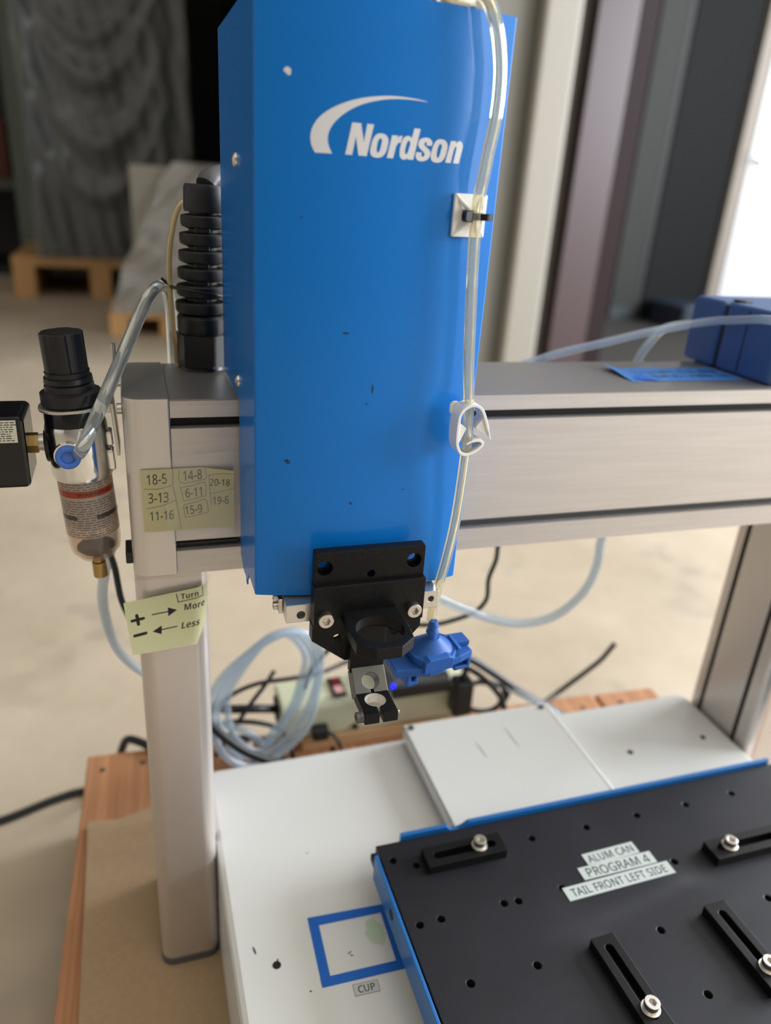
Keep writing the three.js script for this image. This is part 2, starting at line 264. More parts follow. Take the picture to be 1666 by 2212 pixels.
{
  pallet('tan wooden pallet under the plastic draped dark machine', -640, 330, -5080, 1000, 235, 3);
  const t = thing('dark_machine', 'tall dark machine cabinet standing on the larger pallet', 'machine', [-60, 235, -5600]);
  part('cabinet_body', box(-480, 380, 236, 2600, -6050, -5140, 12), std(0x1a1d1f, 0.5), t);
  part('side_panel', box(-480, -330, 300, 2600, -5139, -5128, 4), std(0x24292a, 0.5), t);
  part('door_panel', box(-320, 330, 330, 2500, -5139, -5124, 6), std(0x1b1e1f, 0.45), t);
  const s = thing('plastic_sheet', 'clear plastic sheet draped in folds over the tall dark machine', 'plastic sheet', [-50, 235, -5060]);
  const sh = sheet((u, v) => {
    const x = -500 + 900 * u, y = 240 + 2300 * v, c = u - 0.42, g = v * 2.3, sag = (k, w, h) => h * Math.exp(-Math.pow((g - k - 2.6 * c * c) / w, 2)) * Math.exp(-c * c * 9);
    const fold = 14 * Math.sin(u * 17 + 1.2 * g) * Math.min(1, Math.abs(c) * 3 + 0.2) + 9 * Math.sin(u * 41 - g) * Math.abs(c) * 2 + sag(0.35, 0.06, 30) + sag(0.62, 0.08, 42) + sag(0.95, 0.07, 46) + sag(1.15, 0.05, 34) + sag(1.6, 0.1, 30) + 5 * Math.sin(u * 60 + 14 * g);
    return [x + 10 * Math.sin(v * 7), y, -5040 + fold];
  }, 120, 120);
  part('draped_film', sh, std(0xc4c8c8, 0.24, 0, { transmission: 0.86, thickness: 0 }), s);
  const c = thing('grey_cabinet', 'grey green tall cabinet at the left edge beside the draped machine', 'cabinet', [-760, 0, -6500]);
  part('cabinet_side', box(-690, -590, 60, 2800, -6900, -6120, 8), std(0x6c756b, 0.6), c);
  part('cabinet_back', box(-1500, -695, 60, 2800, -6980, -6900, 8), std(0x2b2622, 0.6), c);
  part('cabinet_foot', box(-1500, -590, 0, 58, -6980, -6140, 8), std(0x101112, 0.6), c);
  part('shelf', box(-1500, -695, 560, 630, -6900, -6140, 4), std(0x4a4d49, 0.6), c);
  const b = thing('red_box', 'dull red box on a shelf at the far left edge', 'box', [-1000, 631, -6400]);
  part('box_body', box(-1300, -720, 631, 960, -6700, -6180, 8), std(0x5a2a1c, 0.7), b);
  part('box_lid', box(-1305, -715, 960, 990, -6705, -6175, 6), std(0x64301f, 0.7), b);

  pallet('small tan pallet under the film wrapped pale equipment', -95, 460, -3900, 520, 110, 3);
  const w = thing('wrapped_equipment', 'pale equipment wrapped in crinkled clear film on the small pallet', 'equipment', [220, 110, -4100]);
  const core = extX(shape([[-4350, 112], [-3925, 112], [-3960, 420], [-4080, 560], [-4120, 770], [-4350, 770]]), 40, 455, 12);
  part('equipment_core', core, std(0x8f8a80, 0.6), w);
  part('wrap_film', crinkle(sheet((u, v) => { const y = 113 + 680 * v, lean = v < 0.5 ? 0 : (v - 0.5) * 330; return [-75 + 560 * u + (1 - u) * Math.pow(v, 1.3) * 300, y, -3905 - lean * 0.8 - 40 * v]; }, 60, 60), 14, 4, 0.016), std(0xb9b6b0, 0.28, 0, { transmission: 0.45, thickness: 0 }), w);
}

// ---------------------------------------------------------------- wooden platform, cardboard
{
  const t = thing('wooden_platform', 'reddish wooden plank platform on the floor under the white machine', 'platform', [-80, 115, -768], { local: true, rot: [0, -0.05, 0] });
  const r = rng(5); let x = 0;
  for (let k = 0; k < 8; k++) { const w = 91; part('plank', box(x, x + w, -22, r() * 0.6, r() * 4, 690, 2), M.wood[k % 2], t); x += w + 5; }
  for (const z of [0, 300, 600]) part('stringer', box(0, x - 5, -115, -22.3, z + 5, z + 50, 2), M.wood[1], t);
  for (const [nx, nz] of [[62, 26], [18, 30], [110, 24], [640, 26], [700, 24], [590, 28]]) part('nail_head', new THREE.CylinderGeometry(3.2, 3.2, 0.6, 12).translate(nx, 0.7, nz), M.blackWornOrLit, t);
  const b = thing('wood_block', 'short wooden board lying under the beige power strip', 'board', [290, 116, -740]);
  part('board_body', box(165, 380, 116, 134, -768, -712, 2), std(0xc09a70, 0.75), b);
  const c = thing('cardboard_sheet', 'brown cardboard sheet laid on the planks under the machine', 'cardboard', [260, 116, -400]);
  part('cardboard_layer', sheet((u, v) => { const x0 = -76 + 640 * u, z = -140 - (512 - 0 * u) * v; const k = Math.max(0, 1 - Math.hypot(u * 640 / 60, (1 - v) * 512 / 50)); return [x0, 119.4 + 5 * k * k, z - (u > 0.05 ? Math.min(1, (u - 0.05) * 8) * 28 * v : 0)]; }, 60, 40, 3), M.cardboard, c);
}

// ---------------------------------------------------------------- machine base
{
  const t = thing('machine_base', 'white flat housing of the tabletop robot with a raised cover plate', 'machine base', [312, 119.6, -350]);
  part('housing', extY(shape(rrect(40.5, 586, -576, -120, 10)), 124, 235, 5), M.white, t);
  part('foot_skirt', extY(shape(rrect(52, 575, -566, -130, 6)), 119.6, 124), M.grey, t);
  part('side_bracket', box(40.2, 46, 180, 228, -566, -486, 1.6), M.white, t);
  part('cover_plate', [extY(shape(rrect(237, 397, -572, -180, 1)), 252, 255, 0.8), box(237, 239.4, 240, 254.5, -571, -181), box(394.6, 397, 240, 254.5, -571, -181), box(237, 397, 240, 254.5, -572, -570)], M.white, t);
  part('cover_seam', box(397, 400.5, 240, 255.4, -571, -181, 0.6), M.whitePlastic, t);
  for (const [x, z] of [[243, -566], [391, -566], [243, -300], [391, -300]]) part('standoff', rod([x, 235, z], [x, 252, z], 3), M.steel, t);
  for (const [x, z] of [[243, -566], [391, -566]]) part('cover_screw', capScrew(3.2, 1.6).translate(x, 255, z), M.blackWornOrLit, t);
  for (const [x, z] of [[70.7, -366.2], [462.8, -500.8], [555.4, -502.3]]) part('screw_hole', [new THREE.TorusGeometry(2.6, 0.5, 8, 24).rotateX(Math.PI / 2).translate(x, 235.1, z), new THREE.CylinderGeometry(2.6, 2.6, 0.5, 20).translate(x, 235.05, z)], M.dark, t);
  const mk = [[57, -381.5, 0.8, 3.4, 0.2], [64, -309, 0.7, 2.4, 0.5], [72, -305, 1.2, 0.7, 0], [83, -301, 0.6, 1.6, 0.4], [90, -341, 1, 0.6, 0], [113, -458, 0.8, 0.5, 0], [72, -370, 0.7, 0.9, 0], [124, -362, 1.8, 0.5, 0.4], [125, -359.5, 1.4, 0.5, -0.5]];
  for (const [x, z, a, b, r] of mk) part('paint_chip', new THREE.CylinderGeometry(1, 1, 0.2, 10).scale(a, 1, b).rotateY(r).translate(x, 235.1, z), M.grey, t);
  for (const [x, z, a, b] of [[300, -520, 0.9, 12], [338, -530, 0.9, 16]]) part('scuff', new THREE.CylinderGeometry(1, 1, 0.15, 16).scale(a, 1, b).rotateY(0.06).translate(x, 255.1, z), std(0xa9adae, 0.5), t);
}

// ---------------------------------------------------------------- gantry: two columns and the beam
{
  const t = thing('gantry_frame', 'brushed aluminium gantry frame of two columns and a thick cross beam', 'gantry', [312, 119.6, -520]);
  const slots = (x, dir) => [[x, -541], [x - dir * 5, -541], [x - dir * 5, -547], [x, -547]];
  const colShape = (x0, x1) => { const a = rrect(x0, x1, -568, -471, 10, 8); return shape(a); };
  const groove = (x, z, y1) => box(x - 0.4, x + 0.4, 121, y1, z - 3.2, z + 3.2);
  // profile with T slots on both flanks
  const prof = (x0, x1) => { const p = []; const C = rrect(x0, x1, -568, -471, 10, 8), right = C.filter((q, i) => i < 9), left1 = C.slice(9, 18), left2 = C.slice(18, 27), right2 = C.slice(27); // corners: (x1,z1) (x0,z1) (x0,z0) (x1,z0)
    const notch = (x, d, zs) => zs.flatMap((z) => { const s = Math.sign(zs[1] - zs[0]); return [[x, z - s * 3], [x + d, z - s * 3], [x + d, z + s * 3], [x, z + s * 3]]; });
    return shape([...right, ...left1, ...notch(x0, 5, [-496, -549]), ...left2, ...right2, ...notch(x1, -5, [-549, -496])]); };
  for (const [x0, x1, y0] of [[-8.5, 40, 121], [588.5, 637, 121]]) {
    const c = part('column', extY(prof(x0, x1), y0 + 7, 505), M.aluPlain, t);
    part('column_foot', extY(shape(rrect(x0 - 0.6, x1 + 0.6, -568.6, -470.4, 10.4, 8)), y0 - 1.4, y0 + 7, 1), M.grey, c);
    part('slot_strip', [[x0, 5], [x1, -5]].flatMap(([x, d]) => [-496, -549].map((z) => box(Math.min(x + d * 0.75, x + d), Math.max(x + d * 0.75, x + d), y0 + 8, 504, z - 2.9, z + 2.9))), M.dark, c);
  }
  const yz = shape([[-569, 505], [-469, 505], [-469, 522.2], [-477, 522.2], [-477, 529.8], [-469, 529.8], [-469, 607.3], [-477, 607.3], [-477, 614.4], [-469, 614.4], [-469, 625], [-569, 625]]);
  const b = part('beam', extX(yz, 19.6, 760), M.alu, t);
  part('slot_strip', [box(20, 759, 522.4, 529.6, -476.9, -475.6)], std(0x4a4d50, 0.5), b, 'grey rubber strip in the lower beam slot');
  part('slot_strip', [box(20, 759, 607.5, 614.2, -476.9, -475.9)], M.dark, b, 'black strip in the upper beam slot');  // near-black strip lining the bottom of the slot
  part('black_belt', box(20, 61, 523, 525.8, -475.5, -474), M.blackGloss, b);
  part('dark_reflection_skin', box(19.8, 759, 625, 625.9, -568.6, -469.4), std(new THREE.Color(0.30, 0.285, 0.27), 0.4, 0.6), b, 'beam top face with its dark reflection painted in');  // dark tone paints in the dim background that the top reflects
  const cap = part('end_cap', extY(shape(rrect(-8.6, 19.4, -569, -468.4, [1.4, 11, 11, 1.4], 8)), 504.6, 626.4, 0.7), M.aluCap, t);
  part('cap_reflection_skin', extY(shape(rrect(-8, 19, -568.4, -469, [0.5, 10.5, 10.5, 0.5], 8)), 626.4, 626.9), std(new THREE.Color(0.28, 0.27, 0.25), 0.4, 0.5), cap);  // dim reflection put into the colour, as on the beam top
  part('stop_block', box(-13, -8.2, 511, 519, -500, -478, 1), M.black, cap);
  part('side_screw', capScrew(3.4, 3).rotateZ(Math.PI / 2).translate(-8.6, 618, -480), M.steel, cap);
  part('lever', [rod([-12, 618, -540], [-12, 646, -540], 1.6), rod([-12, 618, -540], [-8, 618, -540], 1.6)], M.steel, cap);
}

// ---------------------------------------------------------------- blue dispensing head
const BR = 239.2, BX = 126.4, BZ = -630.2, bowZ = (x) => BZ + Math.sqrt(BR * BR - (x - BX) ** 2);
{
  const t = thing('dispensing_head', 'tall glossy blue cover of the vertical axis with a white printed logo', 'machine head', [126.4, 523, -460]);
  const o = [], i = [], n = 40;
  for (let k = 0; k <= n; k++) { const x = 62.2 + (190.6 - 62.2) * k / n; o.push([x, bowZ(x)]); i.push([x, bowZ(x) - 1.6]); }
  const body = part('front_cover', toCreasedNormals(extY(shape([[61.2, -402.2], [61.35, -400.8], ...o, [191.45, -400.8], [191.6, -402.2], ...i.reverse()]), 523.2, 835.4), 0.5), M.blue, t);
  const side = shape([[-540, 628], [-466, 628], [-463, 624], [-463, 520], [-449, 514], [-434, 515.5], [-426, 523.4], [-401.2, 523.4], [-401.2, 835.4], [-540, 835.4]]);
  part('side_panel', extX(side, 61.2, 62.8, 0.4), M.blue, t);
  part('side_panel', extX(side, 190, 191.6, 0.4), M.blue, t);
  part('tab', box(61.6, 62.6, 510, 517, -441, -437), M.blue, t);
  for (const [y, z] of [[762.7, -463.9], [638.7, -463.4]]) part('panel_screw', [lathe([[0, 0], [4, 0], [3.8, 1.2], [2.4, 2.2], [0, 2.5]], 20).rotateZ(Math.PI / 2).translate(61.2, y, z), box(58.5, 59.4, y - 0.5, y + 0.5, z - 2, z + 2)], M.steel, t);
  part('inner_slide', box(80, 172, 535, 800, -461, -415, 3), M.dark, t);
  part('rear_carriage', box(70, 182, 540, 612, -468.6, -461.4, 1), M.dark, t);
  part('tube_fitting', [rod([148, 836, -402], [168, 838, -402], 3.4), box(140, 150, 826, 842, -412, -404, 1)], M.steel, t);
  // printed logo, laid on the bow of the cover
  const tess = (s) => {
    let tri = [], g = new THREE.ShapeGeometry(s, 10).toNonIndexed(), p = g.attributes.position; for (let k = 0; k < p.count; k += 3) tri.push([0, 1, 2].map((j) => [p.getX(k + j), p.getY(k + j)]));
    const out = []; while (tri.length) { const q = tri.pop(), L = [0, 1, 2].map((k) => Math.hypot(q[k][0] - q[(k + 1) % 3][0], q[k][1] - q[(k + 1) % 3][1])), m = L.indexOf(Math.max(...L)); if (L[m] < 5) { out.push(q); continue; } const a = q[m], b = q[(m + 1) % 3], c = q[(m + 2) % 3], e = [(a[0] + b[0]) / 2, (a[1] + b[1]) / 2]; tri.push([a, e, c], [e, b, c]); }
    const pos = [], nor = []; for (const q of out) for (const [x, y] of q) { pos.push(x, y, bowZ(x) + 0.12); const k = (x - BX) / BR; nor.push(k, 0, Math.sqrt(1 - k * k)); }
    const r = new THREE.BufferGeometry(); r.setAttribute('position', new THREE.Float32BufferAttribute(pos, 3)); r.setAttribute('normal', new THREE.Float32BufferAttribute(nor, 3)); r.setAttribute('uv', new THREE.Float32BufferAttribute(new Float32Array(pos.length / 3 * 2), 2)); return r;
  };
  const smooth = (pts, k = 4) => new THREE.CatmullRomCurve3(pts.map((q) => new V3(q[0], q[1], 0)), true, 'centripetal').getPoints(pts.length * k).slice(0, -1).map((q) => [q.x, q.y]);
  const open = (pts, k = 4) => new THREE.CatmullRomCurve3(pts.map((q) => new V3(q[0], q[1], 0)), false, 'centripetal').getPoints(pts.length * k).map((q) => [q.x, q.y]);
  const out = open([[89.6, 767.4], [87.8, 770.8], [87.3, 774.6], [88.2, 778.3], [90.6, 782], [95.2, 785.9], [102.1, 789.4], [110.1, 792.1], [118.2, 793.7], [125.5, 794.5], [133.6, 794.6], [139.7, 794.3], [144.4, 793.8]]);
  const inn = open([[144.4, 793.6], [139.2, 793.8], [133.7, 793.8], [125.6, 793.2], [118.3, 791.8], [111.2, 789.6], [105.2, 786.6], [100.3, 782.9], [97, 779], [95.7, 775.8], [95.6, 772.9], [96.4, 770.2], [97.9, 767.5]]);
  part('logo_swoosh', tess(shape([...out, ...inn])), M.logo, t, 'white swoosh of the printed logo');
  const O = [[121.3, 778.1], [124, 777.6], [125.4, 775.8], [125.2, 772.6], [124.1, 769.4], [122, 767.6], [119.6, 767.3], [117.4, 767.9], [116.5, 769.6], [116.8, 772.4], [117.8, 775.7], [119.3, 777.5]], OI = [[121.4, 776], [122.2, 775.2], [121.9, 773.2], [121.3, 770.6], [120.5, 769.5], [119.8, 770.3], [119.8, 772.6], [120.4, 775]];
  const sh = (p, d) => p.map(([x, y]) => [x + d, y]), L = [
    shape([[107, 781.7], [111.4, 781.7], [113.1, 773.7], [114.4, 781.7], [117.8, 781.7], [114.9, 767.6], [110.8, 767.6], [109.1, 775.7], [107.6, 767.6], [104.2, 767.6]]),
    shape(smooth(O), [smooth(OI)]),
    shape([[127.2, 777.8], [130.4, 777.8], [130.1, 776.5], [131.1, 777.7], [132.6, 778], [132, 774.9], [130.6, 774.7], [129.6, 773], [128.4, 767.6], [125.1, 767.6]]),
    shape([[138.6, 781.7], [141.9, 781.7], [139.1, 767.7], [135.8, 767.7], [135.9, 768.4], ...open([[134.7, 767.4], [133.2, 767.5], [132, 768.5], [131.6, 770.7], [132, 774], [133.1, 776.8], [134.7, 778], [136.3, 778.1]], 2), [137.6, 777.3]], [smooth([[136.3, 776], [136.9, 775.2], [136.4, 772.5], [135.7, 770.4], [134.9, 769.9], [134.4, 770.9], [134.8, 773.8], [135.5, 775.7]])]),
    shape([...open([[148.9, 776.2], [148.7, 774.7]], 1), ...open([[145.6, 774.7], [145.8, 775.7], [145.1, 776.2], [144.5, 775.4], [144.9, 774.4], [146.8, 773.3], [148.2, 771.9], [148, 770], [146.7, 768.3], [144.2, 767.4], [141.5, 767.7], [140.3, 769.2], [140.5, 771.3]], 3), ...open([[143.5, 771.3], [143.3, 770.1], [144, 769.4], [144.8, 769.8], [145, 771], [143.7, 772.1], [141.9, 773.4], [141.2, 775], [142, 777], [144.3, 778], [147.2, 777.9], [148.9, 776.4]], 3)]),
    shape(smooth(sh(O, 32.05)), [smooth(sh(OI, 32.05))]),
    shape([[159.2, 777.8], [162.3, 777.8], [162.1, 776.8], ...open([[163.8, 778.1], [165.5, 777.7], [166.3, 776.3], [166.1, 773.8]], 3), [164.9, 767.7], [161.5, 767.7], [162.6, 773.5], [162.8, 775.2], [161.9, 775.4], [161.2, 773.4], [160.1, 767.7], [156.9, 767.7]])];
  for (const s of L) part('logo_letter', tess(s), M.logo, t);
  const blob = (x, y, rx, ry, n = 9, sd = 1) => { const r = rng(sd); return tess(shape(smooth(Array.from({ length: n }, (_, k) => { const a = k / n * 6.283, q = 0.7 + 0.5 * r(); return [x + rx * q * Math.cos(a), y + ry * q * Math.sin(a)]; })))); };
  part('paint_chip', [blob(76.1, 801, 1.7, 1.7, 9, 4), blob(77, 800, 1.3, 1.2, 8, 7)], M.logo, t, 'pale chipped spot near the upper left corner');
  for (const [x, y, a, b, k] of [[108.6, 681.8, 1.8, 0.5, 1], [125, 651.6, 0.4, 3, 2], [78.6, 609.9, 1.7, 0.7, 3], [79.3, 608.6, 1.2, 0.5, 9], [115.6, 583.4, 0.7, 1, 4], [147.8, 590, 0.5, 0.5, 5], [122, 643, 0.6, 0.5, 6], [84, 738, 0.5, 0.5, 8]]) part('scuff', blob(x, y, a, b, 8, k), std(0x11202f, 0.6), t, 'small dark scuff mark');
}
// ---------------------------------------------------------------- silver slide block and black tool bracket
{
  const s = thing('slide_block', 'silver metal block below the blue cover behind the black bracket', 'block', [126, 509.6, -410]);
  part('block_body', extZ(shape(rrect(77.4, 175.6, 509.6, 521.8, 0.8), [circ(86.6, 514.6, 2.5), circ(94.6, 515, 2.2), circ(170.4, 516.2, 2)]), -425, -385.2, 0.4), std(new THREE.Color(0.72, 0.71, 0.68), 0.3, 0.9), s);
  part('end_plate', box(74.6, 77, 511.5, 521.5, -415, -394, 0.6), M.steel, s);
  for (const y of [519.3, 513.6]) part('end_screw', capScrew(2.6, 2.4).rotateZ(Math.PI / 2).translate(74.6, y, -401), M.steel, s);
  part('grub_screw', [rod([86.6, 514.6, -392], [86.6, 514.6, -388], 2.7), rod([94.6, 515, -392], [94.6, 515, -388], 2.4), rod([170.4, 516.2, -392], [170.4, 516.2, -388], 2.2)], M.blackWornOrLit, s);
  part('lug', rod([166, 522, -412], [171, 519, -404], 2.6), M.whitePlastic, s);

  const t = thing('tool_bracket', 'black anodized tool bracket with syringe ring and needle clamp below the blue head', 'bracket', [126, 463, -375]);
  const B = M.blackAnod;
  const pl = part('mount_plate', extZ(shape([[92.4, 558.3], [93.2, 559], [159.8, 559], [160.6, 558.3], [160.6, 537.6], [92.4, 537.6]], [circ(98.4, 548.8, 5.2), circ(153.6, 549.2, 5.2), circ(126.9, 542.8, 3)]), -385, -378, 0.5, 20), B, t);
  for (const [x, y] of [[98.4, 548.8], [153.6, 549.2]]) part('counterbore_ring', extZ(shape(poly(28, 5.18).map((q) => [q[0] + x, q[1] + y]), [circ(x, y, 2.9)]), -385, -382.4), B, pl);
  part('lower_plate', extZ(shape([[92, 538], [161.2, 538], [161.2, 510], [92, 510]]), -385, -374.4, 0.5, 20), B, t);
  part('tapered_plate', extZ(shape([[91.6, 511], [161, 511], [161, 503], [156, 497], [140, 484.5], [112.5, 484], [91.6, 500.5]], [circ(107.6, 500.2, 4.3), circ(143.8, 502.4, 4.2)]), -385, -376.4, 0.6, 20), B, t);
  part('step_ledge', box(92.4, 160.8, 536.8, 538.2, -378.2, -374.6, 0.3), B, t);
  for (const [x, y] of [[98.6, 517.4], [154, 517.8]]) part('cap_screw', [capScrew(4.6, 4.4).rotateX(Math.PI / 2).translate(x, y, -374.6)], M.steel, t);
  // syringe ring: a flat block with a round bore, its outer corners cut
  part('syringe_ring', extY(shape([[109, -374], [107.4, -353], [107.8, -338.5], [117.4, -330.6], [132.2, -330.6], [142, -338.8], [143.2, -350], [143, -374]], [circ(125.4, -351, 14.8)]), 514, 521.2, 0.5, 36), B, t);
  part('ring_screw_hole', [rod([133, 509, -373.8], [133, 509, -374.6], 3.6)], M.dark, t);
  part('hanger', box(114.6, 136.4, 478, 514.2, -376, -370.6, 0.6), B, t);
  // sloped arm with a round relief hole and a slit, then the split needle clamp
  const key = []; for (let k = 0; k <= 28; k++) { const q = -Math.PI / 2 - 0.2 - k / 28 * (2 * Math.PI - 0.4); key.push([0.4 + 5.2 * Math.cos(q), 8.4 + 5.2 * Math.sin(q)]); }
  const arm = extZ(shape([[-10.4, 0], [-0.63, 0], ...key, [1.43, 0], [10.4, 0], [10.4, 17.4], [-10.4, 17.4]]), -5, 6, 0.3, 24).rotateX(-0.80).translate(126, 465.4, -362.4);
  part('sloped_arm', arm, M.blackWornOrLit, t, 'sloping arm greyed to look lit, with a round hole and a slit');  // lighter grey paints in the light on this upward face
  const cl = []; for (let k = 0; k <= 30; k++) { const a = -Math.PI / 2 + 0.16 + k / 30 * (2 * Math.PI - 0.32); cl.push([126 + 6.6 * Math.cos(a), -(-352 + 0) * -1 - 6.6 * Math.sin(a)]); }
  part('needle_clamp', extY(shape([[115.8, -362.6], [136.2, -362.6], [136.2, -338.6], [127.2, -338.6], ...cl, [124.8, -338.6], [115.8, -338.6]]), 463.6, 470.6, 0.3), B, t);
  part('bore_liner', extY(shape(poly(30, 6.9).map(([x, z]) => [x + 126, z - 352]), [circ(126, -352, 6.2)]), 463.8, 470.2), std(new THREE.Color(0.75, 0.73, 0.7), 0.4, 0.7), t);
  part('clamp_screw', capScrew(3.3, 4.5).rotateZ(Math.PI / 2).translate(115.6, 467, -342.2), M.blackWornOrLit, t);
  part('screw_tip', rod([136.4, 467, -342.2], [138, 467, -342.2], 1.7), M.steel, t);
}

// ---------------------------------------------------------------- fixture plate and slotted bars
{
  const t = thing('fixture_plate', 'black speckled tooling plate with screw holes in a blue sheet metal tray', 'plate', [360, 246, -310]);
  const holes = [], add = (x, z) => holes.push(circ(x, z, 2.9));
  for (const [x, z] of [[168.9, -403.5], [185.4, -394.7], [287.3, -396.1], [338.6, -395.2], [389.4, -396.1], [440.5, -396], [491.2, -397.2], [541, -396.5], [389.9, -345.7], [490.5, -346], [541, -346], [287.4, -346.6], [237.4, -345.9], [248.9, -344.9], [186.7, -345.7], [169.9, -345.1], [188.1, -295.4], [238.1, -295.1], [340, -295.7], [440.1, -297.3], [491, -296.5], [341.1, -245.9], [238.5, -246], [188.5, -246], [440.6, -247], [491, -247], [237, -396.5]]) add(x, z);
  part('tooling_plate', extY(shape([[160, -420.4], [572, -420.4], [572, -190], [160, -190]], holes), 262, 270, 0.5, 16), M.anodized, t);
  part('tray_floor', box(156.4, 566, 255.6, 261.9, -421, -190), M.dark, t);
  part('tray_side', [extX(shape([[-411, 271], [-188, 271], [-188, 246], [-411, 246]], [circ(-366, 259.5, 4)]), 156, 158.6, 0.5)], M.blueSheet, t);
  part('side_screw', [rod([155.6, 259.5, -366], [158.4, 259.5, -366], 4)], M.dark, t);
  const lip = [[181.5, 256], [181.5, 274.2], [221.6, 274.2], ...[[222.6, 273.6], [223.6, 271.4], [226, 269.6], [232, 269.4], [236.5, 271], [240.4, 273.8]], [242, 274.4], [556, 274.4], [556, 256]];
  part('tray_rear_lip', extZ(shape(lip), -424.6, -421.2, 0.5), M.blueSheet, t, 'raised blue rear lip with a rounded notch');
  function bar(label, x, z, len, rot, sx) {
    const b = thing('slotted_bar', label, 'clamp bar', [x, 270, z], { local: true, group: 'slotted clamp bars on the plate', rot: [0, rot, 0] });
    part('bar_body', extY(shape(rrect(0, len, -9.5, 9.5, 1), [slot(len * 0.5, 0, len - 20, 3.2)]), 0.1, 8.2, 0.35), M.blackAnod, b);
    const w = part('washer', [extY(shape(poly(30, 6.4), [circ(0, 0, 3)]), 8.2, 9.6, 0.3).translate(sx, 0, 0)], M.steel, b);
    const s = part('cap_screw', capScrew(5, 5.6).translate(sx, 9.6, 0), M.steel, b); s.userData.label = 'silver socket screw with its washer';
    return b;
  }
  bar('slotted black bar beside the rear left corner of the plate', 191.5, -393, 67, 0.003, 46);
  bar('slotted black bar lying level at the right edge above the writing labels', 420.5, -341.8, 72, 0.004, 18.5);
  bar('slotted black bar pointing forward below the three text labels', 289.6, -298.2, 68, -1.57 + 0.03, 54.5);
  bar('slotted black bar pointing forward at the right edge of the plate', 388.4, -300, 68, -1.57 + 0.02, 53.5);
}

// ---------------------------------------------------------------- printed labels and tape square
{
  function textLabel(name, text, label, c, w, h, rot, px, y, fg = '#1f2a2a', bg = '#b3bab6', border) {
    const t = thing(name, label, 'label', [c[0], y, c[1]], { local: true, rot: [0, rot, 0] });
    const W = Math.round(w * 14), H = Math.round(h * 14);
    const tex = canvasTex(W, H, (g) => { g.fillStyle = bg; g.fillRect(0, 0, W, H); g.fillStyle = fg; g.textAlign = 'center'; g.textBaseline = 'middle'; g.font = (px * 14 * 1.28) + 'px sans-serif'; const m = g.measureText(text).width; g.save(); g.translate(W / 2, H / 2 + px * 0.4); g.scale(Math.min(1, W * 0.9 / m), 1); g.fillText(text, 0, 0); g.strokeStyle = fg; g.lineWidth = 3; g.strokeText(text, 0, 0); g.restore(); if (border) { g.strokeStyle = '#6a6f6c'; g.lineWidth = 5; g.strokeRect(4, 4, W - 8, H - 8); } });
    const side = new THREE.PlaneGeometry(w, h).rotateX(-Math.PI / 2).translate(0, 0.45, 0);
    const b = part('label_strip', new THREE.BoxGeometry(w, 0.4, h).translate(0, 0.2, 0), std(bg, 0.5), t);
    part('label_text', side, std(0xffffff, 0.45, 0, { map: tex }), t);
  }
  textLabel('text_label', 'ALUM CAN', 'grey label printed ALUM CAN, topmost of the three stacked labels', [343, -365.6], 48.5, 11.4, 0.03, 7.2, 270);
  textLabel('text_label', 'PROGRAM 4', 'grey label printed PROGRAM 4, between the other two labels', [342, -354], 67.4, 11.4, 0.005, 8.4, 270);
  textLabel('text_label', 'TAIL FRONT LEFT SIDE', 'long grey label printed TAIL FRONT LEFT SIDE', [335.4, -341], 97, 11.8, 0.018, 7.2, 270);
  textLabel('cup_label', 'CUP', 'small clear label printed CUP below the blue tape square', [128.4, -333], 18.4, 8.8, -0.04, 5.4, 235, '#2c3233', '#b9bdba', true);
  const t = thing('tape_square', 'square of flat blue tape stuck on the white housing beside the plate', 'tape', [131, 235, -368]);
  part('tape_strip', extY(shape([[100, -397.7], [164.1, -394.6], [164, -387.6], [100.4, -389.6]]), 235.05, 235.35), M.tapeBlue, t);
  part('tape_strip', extY(shape([[100, -397.7], [107.4, -397.2], [105.6, -341], [98.5, -341.1]]), 235.1, 235.42), M.tapeBlue, t);
  part('tape_strip', extY(shape([[98.5, -348.2], [164, -346.8], [163.2, -339.4], [98.5, -341.1]]), 235.15, 235.48), M.tapeBlue, t);
  part('tape_strip', extY(shape([[156.2, -394.8], [164.1, -394.6], [163.4, -339.6], [155, -340]]), 235.2, 235.5), M.tapeBlue, t);
  const sm = thing('green_smudge', 'faint green ink smudge inside the blue tape square', 'stain', [147, 235, -375]);
  const r = rng(19); part('smudge_film', extY(shape(Array.from({ length: 18 }, (_, k) => { const a = k / 18 * 6.283, q = 0.75 + 0.4 * r(); return [147.6 + 8.2 * q * Math.cos(a), -374 + 12 * q * Math.sin(a)]; })), 235.02, 235.06), std(0xb4c6ae, 0.5), sm);
}

